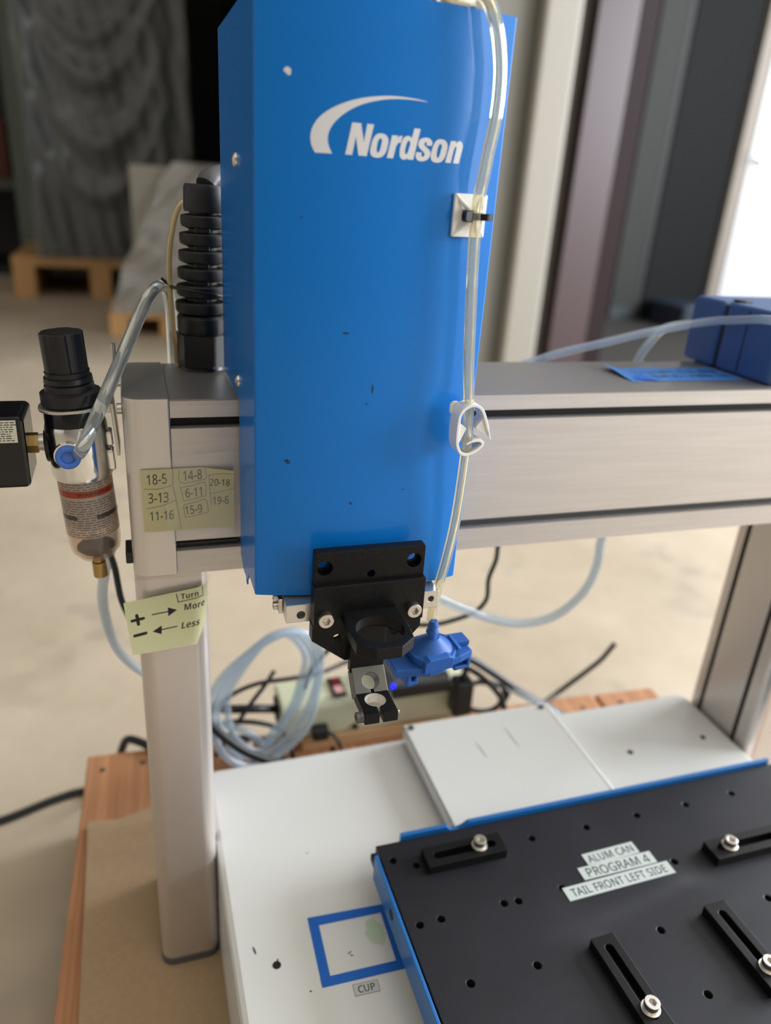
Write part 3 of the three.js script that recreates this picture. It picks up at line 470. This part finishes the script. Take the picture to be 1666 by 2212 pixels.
// ---------------------------------------------------------------- handwritten notes and tapes
{
  const pen = (g, pts, w) => { g.lineWidth = w; g.beginPath(); pts.forEach(([x, y], i) => (i ? g.lineTo(x, y) : g.moveTo(x, y))); g.stroke(); };
  const n1 = canvasTex(1024, 760, (g, W, H) => {
    g.fillStyle = '#c6bf93'; g.fillRect(0, 0, W, H); g.lineCap = 'round'; g.lineJoin = 'round'; g.strokeStyle = '#55594f'; g.fillStyle = '#4c5049';
    const T = (s, x, y, z, a = -0.06) => { g.save(); g.translate(x, y); g.rotate(a); g.transform(0.78, 0, -0.06, 1.1, 0, 0); g.font = z + 'px sans-serif'; g.fillText(s, 0, 0); g.lineWidth = 3; g.strokeText(s, 0, 0); g.restore(); };
    T('18-5', 56, 182, 150, -0.05); T('3-13', 62, 404, 150, -0.03); T('11-16', 64, 622, 138, -0.03); T('14-8', 452, 152, 144, -0.05); T('6-11', 470, 362, 138, -0.06); T('15-9', 458, 574, 132, -0.08); T('20-18', 748, 228, 116, 0.0); T('19-6', 772, 470, 124, -0.02);
    pen(g, [[30, 232], [180, 236], [340, 200], [350, 60], [346, 2]], 6); pen(g, [[40, 470], [220, 440], [370, 380], [344, 210]], 6); pen(g, [[370, 385], [390, 560], [408, 758]], 6);
    pen(g, [[420, 24], [408, 120], [428, 170], [470, 186], [700, 150], [720, 120], [706, 6]], 6); pen(g, [[410, 236], [560, 216], [690, 180], [708, 220], [706, 350], [590, 380], [452, 400], [428, 236]], 6); pen(g, [[450, 450], [600, 420], [690, 392], [716, 430], [726, 560], [600, 590], [462, 606], [446, 460]], 6);
    pen(g, [[738, 96], [850, 64], [1020, 50]], 6); pen(g, [[746, 100], [752, 330], [880, 310], [1020, 268]], 6); pen(g, [[756, 332], [764, 480]], 6);
  });
  const a = thing('sticky_note', 'yellow sticky note with pencilled number pairs taped on the beam end', 'sticky note', [29, 539, -467]);
  part('note_paper', sheet((u, v) => { const k = Math.max(0, u - 0.65) * Math.max(0, v - 0.6); return [0 + 58 * u - 0.3 * v, 538.6 + 43 * v - 14 * k, -467.4 + 0.4 * Math.sin(u * 7) + 26 * k]; }, 30, 20), std(0xffffff, 0.75, 0, { map: n1 }), a);
  const tp = thing('clear_tape', 'strip of clear tape across the yellow number note', 'tape', [36, 560, -466.6]);
  part('tape_film', sheet((u, v) => [14 + 44 * u, 530 + 58 * v + 5 * u, -467.0 + 1.5 * v * u * (v > 0.9 ? 0 : 0.2)], 6, 6), M.clearTape, tp);

  const n2 = canvasTex(1024, 760, (g, W, H) => {
    g.fillStyle = '#d3d3a8'; g.fillRect(0, 0, W, H); g.lineCap = 'round'; g.strokeStyle = g.fillStyle = '#17181c';
    pen(g, [[64, 270], [200, 262]], 40); pen(g, [[128, 206], [134, 332]], 40); pen(g, [[70, 486], [214, 474]], 42);
    pen(g, [[310, 236], [520, 236]], 16); g.beginPath(); g.moveTo(500, 180); g.lineTo(610, 236); g.lineTo(500, 300); g.fill();
    pen(g, [[620, 460], [400, 466]], 16); g.beginPath(); g.moveTo(420, 408); g.lineTo(300, 470); g.lineTo(424, 530); g.fill();
    const T = (s, x, y, z, an = 0) => { g.save(); g.translate(x, y); g.rotate(an); g.font = 'bold ' + z + 'px sans-serif'; g.fillText(s, 0, 0); g.restore(); };
    T('Turn', 664, 110, 100, 0.02); T('More', 690, 262, 112, 0.02); T('Less', 676, 508, 124, -0.04); pen(g, [[618, 30], [630, 138], [940, 130], [944, 20]], 11);
  });
  const b = thing('sticky_note', 'yellow sticky note with plus and minus arrows wrapped on the left column', 'sticky note', [12, 446, -466]);
  part('note_paper', sheet((u, v) => { const x = -16.5 + (56.5 - 8 * Math.pow(1 - v, 2.2) + 2 * Math.sin(v * 3)) * u, f = Math.max(0, (x - 30) / 10); return [x - f * f * 1.2 + 3.4 * (1 - v) * (0.6 - u) * 1.6, 446 + 42 * v + 5 * u * v + 3 * u, -468.6 - 9 * f * f * (x > 30 ? 0.55 : 0) + (x < -6 ? 0 : 0) + 2.2]; }, 40, 12), std(0xffffff, 0.7, 0, { map: n2 }), b);
  const c = thing('clear_tape', 'crinkled clear tape above the arrow note on the left column', 'tape', [10, 490, -466]);
  part('tape_film', crinkle(sheet((u, v) => [-15 + 56 * u, 486 + 17 * v, -467.6 + 1.4 * Math.max(0, u - 0.6) * Math.sin(v * 9) - (u > 0.85 ? 14 * (u - 0.85) : 0)], 24, 8), 0.25, 3, 0.6), M.clearTape, c);
  // blue tape with writing on the beam
  const d = thing('painters_tape', 'blue masking tape strip with handwriting on top of the beam', 'tape', [430, 626, -518]);
  const tt = canvasTex(1024, 384, (g, W, H) => { g.fillStyle = '#3f82d0'; g.fillRect(0, 0, W, H); g.strokeStyle = '#101830'; g.lineWidth = 12; const r = rng(6); for (let l = 0; l < 2; l++) for (let k = 0; k < 26; k++) { const x = 190 + k * 30, y = 130 + l * 130; if (r() < 0.15) continue; pen(g, [[x, y + 30 * (r() - 0.5)], [x + 10 * r(), y + 50 * (r() - 0.5) - 20], [x + 16, y + 30 * r()], [x + 24, y - 20 * r()]], 12); } });
  part('tape_film', sheet((u, v) => [374 + 111 * u, 626.15 + 2 * Math.max(0, 0.12 - u) * 20 * v, -498 - 45 * v], 12, 6), std(0xffffff, 0.6, 0, { map: tt }), d);
  part('folded_corner', sheet((u, v) => [376 + 22 * u, 626.6 + 0.8 * u * (1 - u), -497.6 - 24 * v * u - 8 * (1 - u)], 6, 6), std(0x1168d8, 0.5), d, 'brighter folded over corner');
}

// ---------------------------------------------------------------- blue controller box on the beam
{
  const t = thing('controller_box', 'dark blue plastic box standing on the right end of the beam', 'box', [545, 626, -530]);
  const m = std(new THREE.Color(0.03, 0.08, 0.21), 0.55);
  part('rear_shell', box(487, 640, 626, 683, -584, -545, 4), m, t);
  part('front_shell', box(487.6, 640, 626, 683, -541, -477, 4), m, t);
  part('joint_gasket', box(490, 637, 628, 680, -546, -540), std(0x0b1626, 0.5), t);
  part('side_seam', box(487.1, 487.9, 629, 680, -514.4, -513.4), std(0x0b1626, 0.5), t);
  for (const x of [500, 560]) part('bumper', box(x, x + 10, 681, 684.5, -550, -536, 1.2), M.rubber, t);
  part('front_label', box(496, 620, 633, 668, -477.2, -476.4, 0.3), M.whitePlastic, t, 'white label on the front of the box');
}

// ---------------------------------------------------------------- tube, tie mount, pinch clamp, blue adapter
{
  const zf = -387, P = [[150, 838, -402], [160, 842, -396], [168, 840, -390], [174, 830, -387], [178.8, 814, zf], [180, 800.4, zf], [179.6, 788.3, zf], [177.6, 773.6, zf], [176.2, 760.7, zf], [175.2, 749.7, zf - 1], [175, 731.7, zf], [176, 713.1, zf], [177.8, 688.8, zf], [179.4, 663.2, zf + 1], [181, 641.8, -384], [182, 622.3, -383], [182.4, 607.9, -384], [182.6, 584.2, -386], [182, 562.7, -388], [180, 540.5, -390], [178.2, 520.9, -393], [176.9, 504.1, -395], [176.6, 492, -396]];
  const t = thing('clear_tube', 'clear yellowish tube running down the right side of the blue head', 'tube', [178, 492, -390]);
  part('tube_wall', hollow(P, 3.2, 1.5, 260, 20), M.tube, t);

  const ang = Math.asin((173.6 - BX) / BR), mx = 173.6;
  const m = thing('cable_tie_mount', 'square white adhesive cable tie mount on the blue cover', 'cable mount', [mx, 743.3, bowZ(mx)], { local: true, rot: [0, ang, 0] });
  part('base_pad', extZ(shape(rrect(-10.2, 10.2, -10.6, 10.6, 0.8)), 0.2, 2, 0.3), M.whitePlastic, m);
  const ribs = []; for (const [sx, sy] of [[1, 1], [-1, 1], [1, -1], [-1, -1]]) ribs.push(rod([sx * 9.4, sy * 9.8, 1.6], [sx * 2, sy * 2, 4.6], 0.9, 1.2, 6));
  part('rib', [...ribs, extZ(shape(rrect(-4.4, 4.4, -3.4, 3.4, 0.5)), 1.8, 4.8, 0.4)], M.whitePlastic, m);
  const tie = thing('cable_tie', 'black cable tie holding the tube on the white mount', 'cable tie', [mx, 743.3, bowZ(mx)], { local: true, rot: [0, ang, 0] });
  part('tie_head', [extZ(shape(rrect(-7.6, -1.6, -3, 3, 1.6)), 4.9, 9, 0.6)], M.blackGloss, tie);
  part('tie_strap', [sheet((u, v) => { const x = -2 + 13 * u, h = 9.2 + 4.2 * Math.sin(Math.PI * Math.min(1, u * 1.05)) * 0.9 - (u > 0.85 ? (u - 0.85) * 40 : 0); return [x, -1.7 + 3.4 * v, h]; }, 24, 2, 0.9)], M.blackGloss, tie);

  const k = thing('pinch_clamp', 'small white plastic pinch clamp hanging open on the clear tube', 'pinch clamp', [182.6, 629.5, -383.6], { local: true, rot: [0, 0.02, 0] });
  const F = ([x, y]) => [(x - 542) / 13.2, -(y - 502) / 14.46];
  const mid = new THREE.CatmullRomCurve3([[706, 588], [655, 435], [612, 335], [572, 300], [520, 293], [466, 320], [434, 370], [426, 440], [426, 560], [434, 630], [458, 686], [492, 713], [532, 714], [584, 692], [634, 650], [646, 622], [626, 600], [585, 594], [545, 604], [512, 624]].map((q) => { const f = F(q); return new V3(f[0], f[1], 0); }), false, 'centripetal');
  const wall = (w) => { const L = [], R = []; for (let i = 0; i <= 90; i++) { const p = mid.getPoint(i / 90), d = mid.getTangent(i / 90), k = w * (i < 3 ? 0.45 : i > 84 ? 0.6 : 1); L.push([p.x - d.y * k, p.y + d.x * k]); R.unshift([p.x + d.y * k, p.y - d.x * k]); } return [...L, ...R]; };
  part('clamp_body', extZ(shape(wall(0.85)), -6.5, 4.5, 0.25), M.whitePlastic, k);
  part('pinch_tooth', extZ(shape([[432, 432], [498, 486], [496, 500], [446, 622]].map(F)), -6, 3.2), M.whitePlastic, k);
  part('pinch_tooth', extZ(shape([[640, 395], [580, 480], [584, 494], [700, 580]].map(F)), -6, 3.2), M.whitePlastic, k);
  part('clamp_ear', extZ(shape(rrect(-10.4, -4.4, 6.5, 14.4, 2.6), [circ(-6.8, 11, 1.5)]), -7.6, -6, 0.2), M.whitePlastic, k);

  const a = thing('blue_adapter', 'blue moulded syringe cap adapter with clip wings hanging on the tube end', 'syringe adapter', [177.6, 464.6, -395], { local: true, rot: [0.1, 0.12, 0.02] });
  part('nipple', lathe([[0, 17], [3.4, 17], [3.4, 21], [4.4, 22], [2.9, 26], [3.8, 26.6], [2.4, 31], [0, 31]], 24), M.adapter, a);
  const oct = [[-12, -13], [9, -15], [17, -8], [17, 7], [10, 14], [-9, 14], [-15, 6], [-15, -6]];
  part('cap_body', [extY(shape(oct), 2, 9, 0.8), toCreasedNormals(new THREE.CylinderGeometry(4.5, 15.6, 9, 32, 1).scale(1.03, 1, 0.86).translate(1, 12.6, 0), 0.4)], M.adapter, a);
  part('wing', [extY(shape([[-29, -9], [-20, -12], [-8, -13], [6, -14], [20, -11], [29, -10], [30, 6], [20, 9], [12, 10], [4, 14], [-6, 14.5], [-14, 12], [-20, 10.5], [-29, 9]]), -3.4, 3, 0.8), extY(shape([[17, -10], [29.5, -9], [30, 1], [17.5, 0]]), 3, 7.6, 0.6)], M.adapter, a);
  part('underside_disc', lathe([[0, -6.6], [9, -6], [13, -3.5], [13.4, -2]], 36), M.adapter, a);
  const hook = (x0, x1, z0, z1, s) => [box(s > 0 ? x1 - 2.6 : x0, s > 0 ? x1 : x0 + 2.6, -11, -3, z0, z1, 0.8), box(x0, x1, -12.4, -9.4, z0, z1, 1)];
  part('clip_hook', hook(17.5, 30, -2, 6.4, 1), M.adapter, a);
  part('clip_hook', [box(-21, -17, -12.6, -3, -1, 10, 1.4), box(-19.5, -11.5, -13.4, -9.4, 1, 9.6, 1.4), box(-14.5, -11.5, -13.4, -7.6, 1.2, 9.4, 1.2)], M.adapter, a);
  part('front_boss', extZ(shape([[-11, 0], [10.5, 0], [10.5, 8.5], [6.5, 10.6], [-7.5, 10.6], [-11, 8.5]]), 8, 15.2, 0.7), M.adapter, a);
  part('side_rib', extZ(shape([[14, 2], [19, 2], [19, 10], [16.6, 10.6], [14, 6]]), -6, 9, 0.6), M.adapter, a);
}

// ---------------------------------------------------------------- air regulator at the left
{
  const t = thing('air_regulator', 'small air filter regulator with clear bowl and black knob at left', 'regulator', [-30.5, 493.6, -498], { local: true, rot: [0.02, 0, 0.058] });
  const kn = poly(60, 12.6).map(([x, z], i) => { const q = i % 10 < 3 ? 0.93 : 1; return [x * q, z * q]; });
  part('knob', [extY(shape(kn), 145, 169, 0.8), lathe([[0, 145.5], [13.2, 145.5], [12.8, 141], [0, 141]], 40)], M.black, t);
  part('bonnet', lathe([[0, 142], [14, 142], [14.4, 139], [13.4, 138], [14.6, 137], [14.6, 134], [17.8, 132.6], [18, 126], [16.6, 124.6], [0, 124.6]], 48), M.black, t);
  part('panel_bracket', [extY(shape(rrect(-20, 20, -18, 18, 17, 10)), 122.4, 124.4, 0.4), box(14, 24.5, 120, 126, -12, 12, 0.6), box(22.5, 24.5, 92, 126, -14, 14, 0.6)], std(new THREE.Color(0.6, 0.6, 0.55), 0.35, 0.9), t, 'tin mounting bracket');
  part('black_collar', lathe([[0, 122.4], [17, 122.4], [17.6, 120], [18, 113], [0, 113]], 48), M.blackGloss, t);
  part('metal_body', [lathe([[0, 113], [18.2, 113], [18.8, 111], [18.8, 80], [18, 77], [0, 77]], 56), box(17, 21, 96, 106, -4, 6, 1.5), box(16, 20.6, 80, 94, -2, 8, 1.5)], M.chrome, t, 'polished silver body');
  part('side_boss', rod([-19.6, 98, 0], [-17, 98, 0], 10, 11), M.black, t);
  const rim = rod([-5.5, 97.5, 18], [-5.5, 97.5, 21.6], 8.2);
  part('hose_fitting', [rim], M.chrome, t);
  part('release_ring', [new THREE.TorusGeometry(5.6, 1.9, 14, 36).translate(-5.5, 96.8, 22.4), rod([-5.5, 96.8, 20], [-5.5, 96.8, 22], 6)], M.ringBlue, t, 'blue push fit ring');
  const bowl = lathe([[16.8, 77], [16.8, 30], [15.6, 23], [11.5, 17.6], [5, 16], [5, 17.4], [11, 19], [14.4, 24], [15.4, 31], [15.4, 77]], 56);
  part('bowl', bowl, M.clearBowl, t, 'clear bowl with a printed warning band');
  const print = canvasTex(1024, 640, (g, W, H) => {
    g.fillStyle = '#d8cbbf'; g.fillRect(0, 0, W, H); g.fillStyle = '#c8492c'; g.fillRect(0, 96, W, 74); g.fillStyle = '#3a2420'; g.font = 'bold 46px sans-serif'; for (let k = 0; k < 3; k++) { g.fillText('\u25B2 WARNING', 60 + k * 370, 150); }
    g.fillStyle = '#6d645f'; const r = rng(44); for (let y = 20; y < 620; y += 27) { if (y > 80 && y < 190) continue; let x = 14; while (x < W - 40) { const w = 16 + r() * 44; g.fillRect(x, y, w, 9); x += w + 10; } } g.fillStyle = '#4e4b4a'; g.fillRect(60, 380, 380, 44); g.fillRect(560, 376, 380, 46);
  });
  const film = new THREE.CylinderGeometry(17, 16.95, 40, 48, 1, true).rotateY(Math.PI).translate(0, 57, 0);
  part('printed_film', film, std(0xffffff, 0.3, 0, { map: print, transmission: 0.62, thickness: 0 }), t);
  part('filter_element', lathe([[0, 76], [9, 76], [9, 46], [11, 44], [11, 40], [4, 38], [0, 38]], 32), std(0xa39b93, 0.6), t);
  part('sediment', lathe([[0, 19.6], [9, 20], [12.4, 23.4], [12, 25], [6, 30], [0, 33]], 32), std(0x3f2a1e, 0.5), t, 'brown residue in the bowl');
  part('drain', [lathe([[0, 16.4], [3.6, 16.4], [3.6, 12], [4.6, 11.4], [4.8, 0.4], [3, 0], [0, 0]], 12)], M.brass, t, 'brass drain stem');
  const s = thing('pressure_switch', 'black rounded switch block with a printed label at the left edge', 'switch', [-85, 592, -498]);
  part('switch_body', extZ(shape(rrect(-108, -64.8, 569, 614, 3.5)), -519, -479, 2), M.blackGloss, s);
  const lt = canvasTex(512, 300, (g, W, H) => { g.fillStyle = '#cdcab6'; g.fillRect(0, 0, W, H); g.fillStyle = '#3d3f3c'; const r = rng(12); for (let y = 24; y < 280; y += 30) { let x = 16; while (x < W - 60) { const w = 14 + r() * 50; g.fillRect(x, y, w, 13); x += w + 12; } } });
  part('switch_label', new THREE.PlaneGeometry(26, 14).translate(-82, 605.5, -478.8), std(0xffffff, 0.5, 0, { map: lt }), s);
  part('brass_nut', hexPrism(6.6, 5).rotateZ(Math.PI / 2).translate(-62.4, 592, -498), M.brass, s);
  part('nipple', rod([-60, 592, -498], [-53, 592, -498], 5.2, 6), std(new THREE.Color(0.75, 0.74, 0.72), 0.35, 0.8), s);
}
// ---------------------------------------------------------------- conduit on the beam end
{
  const cx = 47.8, cz = -555;
  const t = thing('cable_gland', 'black ribbed cable gland with hex nut standing on the beam end', 'cable gland', [cx, 626, cz]);
  part('hex_nut', [hexPrism(19.4, 22).rotateY(0.28).translate(cx, 640, cz), new THREE.CylinderGeometry(17, 18, 3.6, 6).rotateY(0.28).translate(cx, 628, cz)], M.black, t);
  part('collar', lathe([[0, 651], [16, 651], [16.8, 654], [16.8, 662], [15, 664], [0, 664]], 40).translate(cx, 0, cz), M.black, t);
  for (let k = 0; k < 6; k++) { const y = 669 + k * 11.2, r = 17.4 - k * 0.5, x = cx + k * 0.6; part('rib', lathe([[0, y - 5], [r - 4.5, y - 4.8], [r - 0.8, y - 3.4], [r, y - 2], [r, y + 2.8], [r - 0.8, y + 3.8], [r - 5, y + 4.6], [0, y + 5]], 40).translate(x, 0, cz), M.rubber, t); }
  part('rib_core', rod([cx, 660, cz], [cx + 4, 738, cz], 10.5, 9.5), M.rubber, t);
  for (let k = 0; k < 5; k++) part('rib_bridge', box(cx + k * 0.6 - 6, cx + k * 0.6 + 4, 673 + k * 11.2, 677 + k * 11.2, cz + 8, cz + 13, 1), M.rubber, t);
  part('top_sleeve', lathe([[0, 731], [13.6, 731], [14.2, 733], [13.6, 746], [12.4, 748], [0, 748]], 40).translate(cx + 4.4, 0, cz), M.rubber, t);
  const c = thing('head_cable', 'thick dark cable bending from the gland top towards the blue head', 'cable', [58, 750, -562]);
  part('cable_jacket', tube([[cx + 6, 747, cz - 1], [cx + 8, 750, cz - 3], [cx + 14, 753, cz - 8], [cx + 26, 754, cz - 14], [cx + 60, 752, cz - 16], [cx + 100, 748, cz - 6]], 7.5, 60, 18), std(0x55565a, 0.4), c);
  const z = thing('cable_tie', 'thin black tie looped round the ribbed cable gland', 'cable tie', [cx, 678, cz]);
  part('tie_loop', [new THREE.TorusGeometry(19, 1.1, 8, 48).rotateX(Math.PI / 2 - 0.12).rotateZ(-0.16).translate(cx - 2.5, 679, cz), rod([cx - 20, 682, cz + 4], [cx - 26, 688, cz + 6], 1)], M.rubber, z);
  const th = thing('thin_tube', 'thin yellowish tube rising beside the ribbed cable gland', 'tube', [28, 626, -553]);
  part('tube_wall', tube([[30, 627, -557], [29.5, 640, -556], [27.5, 660, -552], [27, 678, -550], [27.5, 700, -552], [30, 716, -555], [36, 732, -566], [50, 742, -582]], 2, 60, 10), std(0xe9d3a2, 0.2, 0, { transmission: 0.6, thickness: 0.002, ior: 1.4 }), th);
  const h = thing('grey_hose', 'clear grey air hose rising from the regulator to the cable gland', 'hose', [-20, 590, -480]);
  part('hose_wall', tube([[-36.4, 590.6, -478.5], [-35.4, 591.6, -474], [-30, 602, -468], [-20, 622, -474], [-8, 644, -492], [4, 664, -520], [12, 676, -540], [19, 682, -552], [25, 680, -564], [28, 668, -573], [28.6, 640, -578], [28.4, 560, -580], [28, 500, -582]], 4.1, 120, 14), M.tubeGrey, h);
}

// ---------------------------------------------------------------- hoses, cables and the power strip behind the machine
{
  const line = (name, label, cat, pts, r, m, group, seg) => { const t = thing(name, label, cat, pts[0], { group }); part(/hose|tube/.test(name) ? 'hose_wall' : 'cable_jacket', tube(pts, r, seg ?? 80, 12), m, t); return t; };
  line('air_hose', 'pale hose falling from behind the regulator drain to the column', 'hose', [[-22, 520, -560], [-25, 486, -560], [-31, 466, -560], [-35, 442, -562], [-34, 416, -566], [-27.4, 384, -572], [-11, 350, -586], [20, 310, -610], [48, 270, -640]], 4, M.hose);
  line('black_air_tube', 'thin dark tube beside the pale hose under the regulator', 'tube', [[-27, 490, -548], [-24, 467.5, -560], [-20.5, 431, -566], [-8, 390, -580], [16, 330, -600]], 2.6, std(0x25323c, 0.3));
  line('air_hose', 'pale hose hanging in a wide curve below the beam at right', 'hose', [[452, 500, -586], [451, 460, -596], [450.4, 430, -600], [451.4, 403, -600], [441, 371, -600], [411.6, 346, -600], [373.5, 341, -600], [334.4, 352, -600], [301.5, 367.6, -600], [277, 381, -600], [230, 410, -600], [190, 440, -596], [170, 500, -586]], 4.6, M.hose, undefined, 120);
  line('sensor_cable', 'thin dark wavy cable hanging below the beam behind the tube', 'cable', [[352, 500, -590], [351, 425, -634], [353.6, 398, -640], [348, 376, -640], [348.4, 350, -640], [338, 337, -640], [312, 328.6, -640], [290, 326, -640], [250, 322, -652], [212, 304, -668], [189, 286, -680], [176, 268, -684], [166, 246, -690], [164, 220, -700]], 2.6, std(0x3a3d38, 0.5), undefined, 120);
  // a coil of pale tubing: four loose turns lying one behind the other
  const R = rng(21), turn = [];
  const base = [[44, 236, -640], [50, 258, -642], [64, 284, -646], [88, 308, -652], [120, 321, -658], [149, 321, -664], [169, 302, -668], [176, 270, -668], [171, 240, -664], [156, 206, -656], [126, 180, -646], [95, 172, -640], [66, 196, -638]];
  for (let k = 0; k < 4; k++) for (const [x, y, z] of base) { const s = 1 - 0.055 * k; turn.push([110 + (x - 110) * s + (R() - 0.5) * 6 + (x < 120 ? 5 * k : -1.5 * k), 246 + (y - 246) * (s - 0.03 * k * (y > 246 ? 1 : -0.5)) + (R() - 0.5) * 6, z - k * 8.5]); }
  line('coiled_hose', 'loosely coiled pale air hose standing behind the white machine base', 'hose', [[20, 170, -628], [40, 196, -634], ...turn, [52, 190, -700], [80, 150, -690], [110, 126, -640]], 4, M.hose, undefined, 420);
  line('air_hose', 'pale straight hose lying under the coil against the base', 'hose', [[36, 214, -610], [60, 184, -606], [84, 156, -602], [110, 128, -600], [140, 124.6, -612]], 4.4, M.hose);
  // power strip
  const t = thing('power_strip', 'beige metal power strip with a red rocker switch behind the base', 'power strip', [290, 134, -742]);
  part('strip_body', extX(shape(rrect(-764, -716, 134.2, 186, [14, 6, 3, 3])), 140, 376, 2), M.beige, t);
  const sw = part('switch_bezel', box(204, 221, 186, 188.4, -755, -718, 1), M.black, t);
  part('rocker', [box(207, 218, 187.6, 191, -751, -737, 0.8)], std(0x6e0f1c, 0.35), sw, 'dark red half of the rocker');
  part('rocker', [box(207, 218, 187.6, 189.6, -736.6, -723, 0.8)], std(0xd9a7a3, 0.35), sw, 'pale half of the rocker');
  part('end_outlet', box(136.4, 140.4, 152, 176, -752, -728, 1), M.black, t);
  part('foot_screw', [rod([232, 141, -716.4], [232, 141, -713.6], 4, 4, 10)], M.black, t);
  const p = thing('plug', 'small black plug with a thin cord at the front of the beige strip', 'plug', [184, 146, -706]);
  part('plug_body', [box(176, 196, 138, 154, -715.8, -700, 3)], M.black, p);
  part('cord', tube([[196, 146, -706], [204, 140, -700], [210, 126, -694], [214, 117.4, -680]], 2.2, 30, 10), M.black, p);
  const a = thing('power_adapter', 'dark grey power adapter brick with a blue light on the strip', 'adapter', [308, 186.6, -742]);
  part('adapter_case', [extX(shape(rrect(-762, -698, 186.6, 210, [5, 5, 2, 2])), 272, 346, 2)], std(0x4b4c4e, 0.35), a);
  part('adapter_front', box(271, 347, 187.4, 203, -700, -697, 1.2), std(0x141416, 0.45), a);
  part('indicator_light', new THREE.SphereGeometry(2.7, 16, 12).scale(1, 1.25, 0.8).translate(271.5, 206, -699), M.ledBlue, a, 'glowing blue indicator light');
  const q = thing('plug', 'black transformer plug standing at the right end of the beige strip', 'plug', [364, 166, -704]);
  part('plug_body', box(352, 377, 150, 200, -714, -690, 4), M.black, q);
  part('cord_relief', rod([364, 198, -702], [366, 214, -700], 4.6, 3.2), M.rubber, q);
  const pl = new THREE.PointLight(0x2030ff, 0.0008); pl.name = 'indicator_light_glow'; pl.position.set(0.266, 0.206, -0.69); scene.add(pl);
  // cords
  const K = M.rubber, kinds = [
    ['thick black cord plugged into the left end of the strip', [[20, 206, -690], [51, 199, -716], [82, 192.4, -716], [114, 186, -718], [128, 174, -730], [138, 164, -740]], 5],
    ['black cord arching over the beige strip behind the coil', [[30, 190, -660], [50, 204, -690], [82, 220, -706], [112, 226, -712], [150, 224, -716], [186, 222, -722], [222, 219, -740], [262, 222, -752], [300, 226, -764]], 2.6],
    ['black cord crossing diagonally left of the beige strip', [[60, 150, -690], [84, 180, -700], [104, 200, -712], [122, 216, -722], [134, 226, -732]], 2.6],
    ['black cord sagging below the thick cord by the strip', [[30, 176, -690], [49, 178, -706], [80, 182, -706], [112, 175, -706], [136, 161, -706], [148, 140, -702], [152, 120, -696]], 3],
    ['lowest black cord looping on the planks behind the base', [[26, 168, -680], [49, 168, -700], [80, 165, -700], [118, 153, -700], [138, 136, -698], [132, 122, -690], [100, 120, -680], [70, 122, -672]], 3.4],
    ['black cord in front of the coil along the rear of the base', [[14, 292, -622], [37.6, 268, -624], [44, 258.6, -625], [61.7, 232, -626], [84.8, 206.8, -626], [109, 190, -625], [135, 176, -622], [170, 140, -618], [200, 122, -622]], 4.6],
    ['black cord leaving the strip at right over the planks', [[300, 262, -700], [330, 250, -700], [366, 233, -698], [400, 209, -694], [430, 186, -688], [470, 159, -682], [506, 136, -678], [530, 123, -676]], 5],
    ['thin black cord curving below the right hand cords', [[330, 232, -712], [376, 211, -700], [400, 190, -696], [418, 166, -692], [424, 140, -690], [420, 121, -690]], 3.8],
    ['black cord end sticking up behind the base at right', [[470, 122, -700], [500, 122, -722], [532, 124, -738], [566, 146, -740], [595, 169, -740], [603, 180, -740], [612, 193, -740]], 3.4]];
  for (const [label, pts, r] of kinds) line('black_cable', label, 'cable', pts, r, K, 'black cables behind the machine');
  const lp = thing('cord_loop', 'bundle of black cord in flat loops right of the adapter', 'cord', [392, 150, -706]);
  const loop = []; for (let k = 0; k <= 60; k++) { const q = k / 60 * 6.283 * 4, s = 1 + 0.08 * Math.sin(k * 1.7); loop.push([396 + 32 * s * Math.cos(q), 164 + 15 * s * Math.sin(q) + k * 0.1, -706 - 10 * Math.sin(q) + k * 0.12]); }
  part('cord_jacket', tube(loop, 3.2, 260, 10), std(0x1b1b20, 0.4), lp);
  line('air_hose', 'pale hose beside the right hand black cord behind the cover plate', 'hose', [[424, 186, -686], [452, 172, -674], [480, 156, -664], [506, 138, -654], [530, 122, -646]], 3.2, M.hose);
  line('floor_cable', 'black mains cable lying across the floor at lower left', 'cable', [[-420, 5, -770], [-300, 5, -788], [-193, 5, -802], [-130, 5, -824], [-98, 5, -830], [-72, 9, -816], [-56, 40, -802], [-44, 96, -789], [-35, 120.5, -778], [-22, 122.5, -768], [-6, 121.5, -752], [20, 121, -720], [44, 121, -690]], 5, K, undefined, 160);
  line('beam_hose', 'clear hose rising over the beam and along the blue box', 'hose', [[250, 560, -590], [290, 604, -586], [339, 629, -574], [382, 643, -562], [424, 655, -554], [452, 661, -550], [474, 667, -540], [478, 672, -516], [476, 677, -490], [476, 679, -472], [490, 684, -440]], 3.6, M.hose);
  line('beam_hose', 'short pale hose curving up behind the blue box', 'hose', [[433, 560, -586], [434, 610, -582], [437, 630, -578], [449, 645, -580], [465, 652, -588], [490, 655, -592], [530, 655, -594]], 3.8, M.hose);
}

renderer.render(scene, camera);
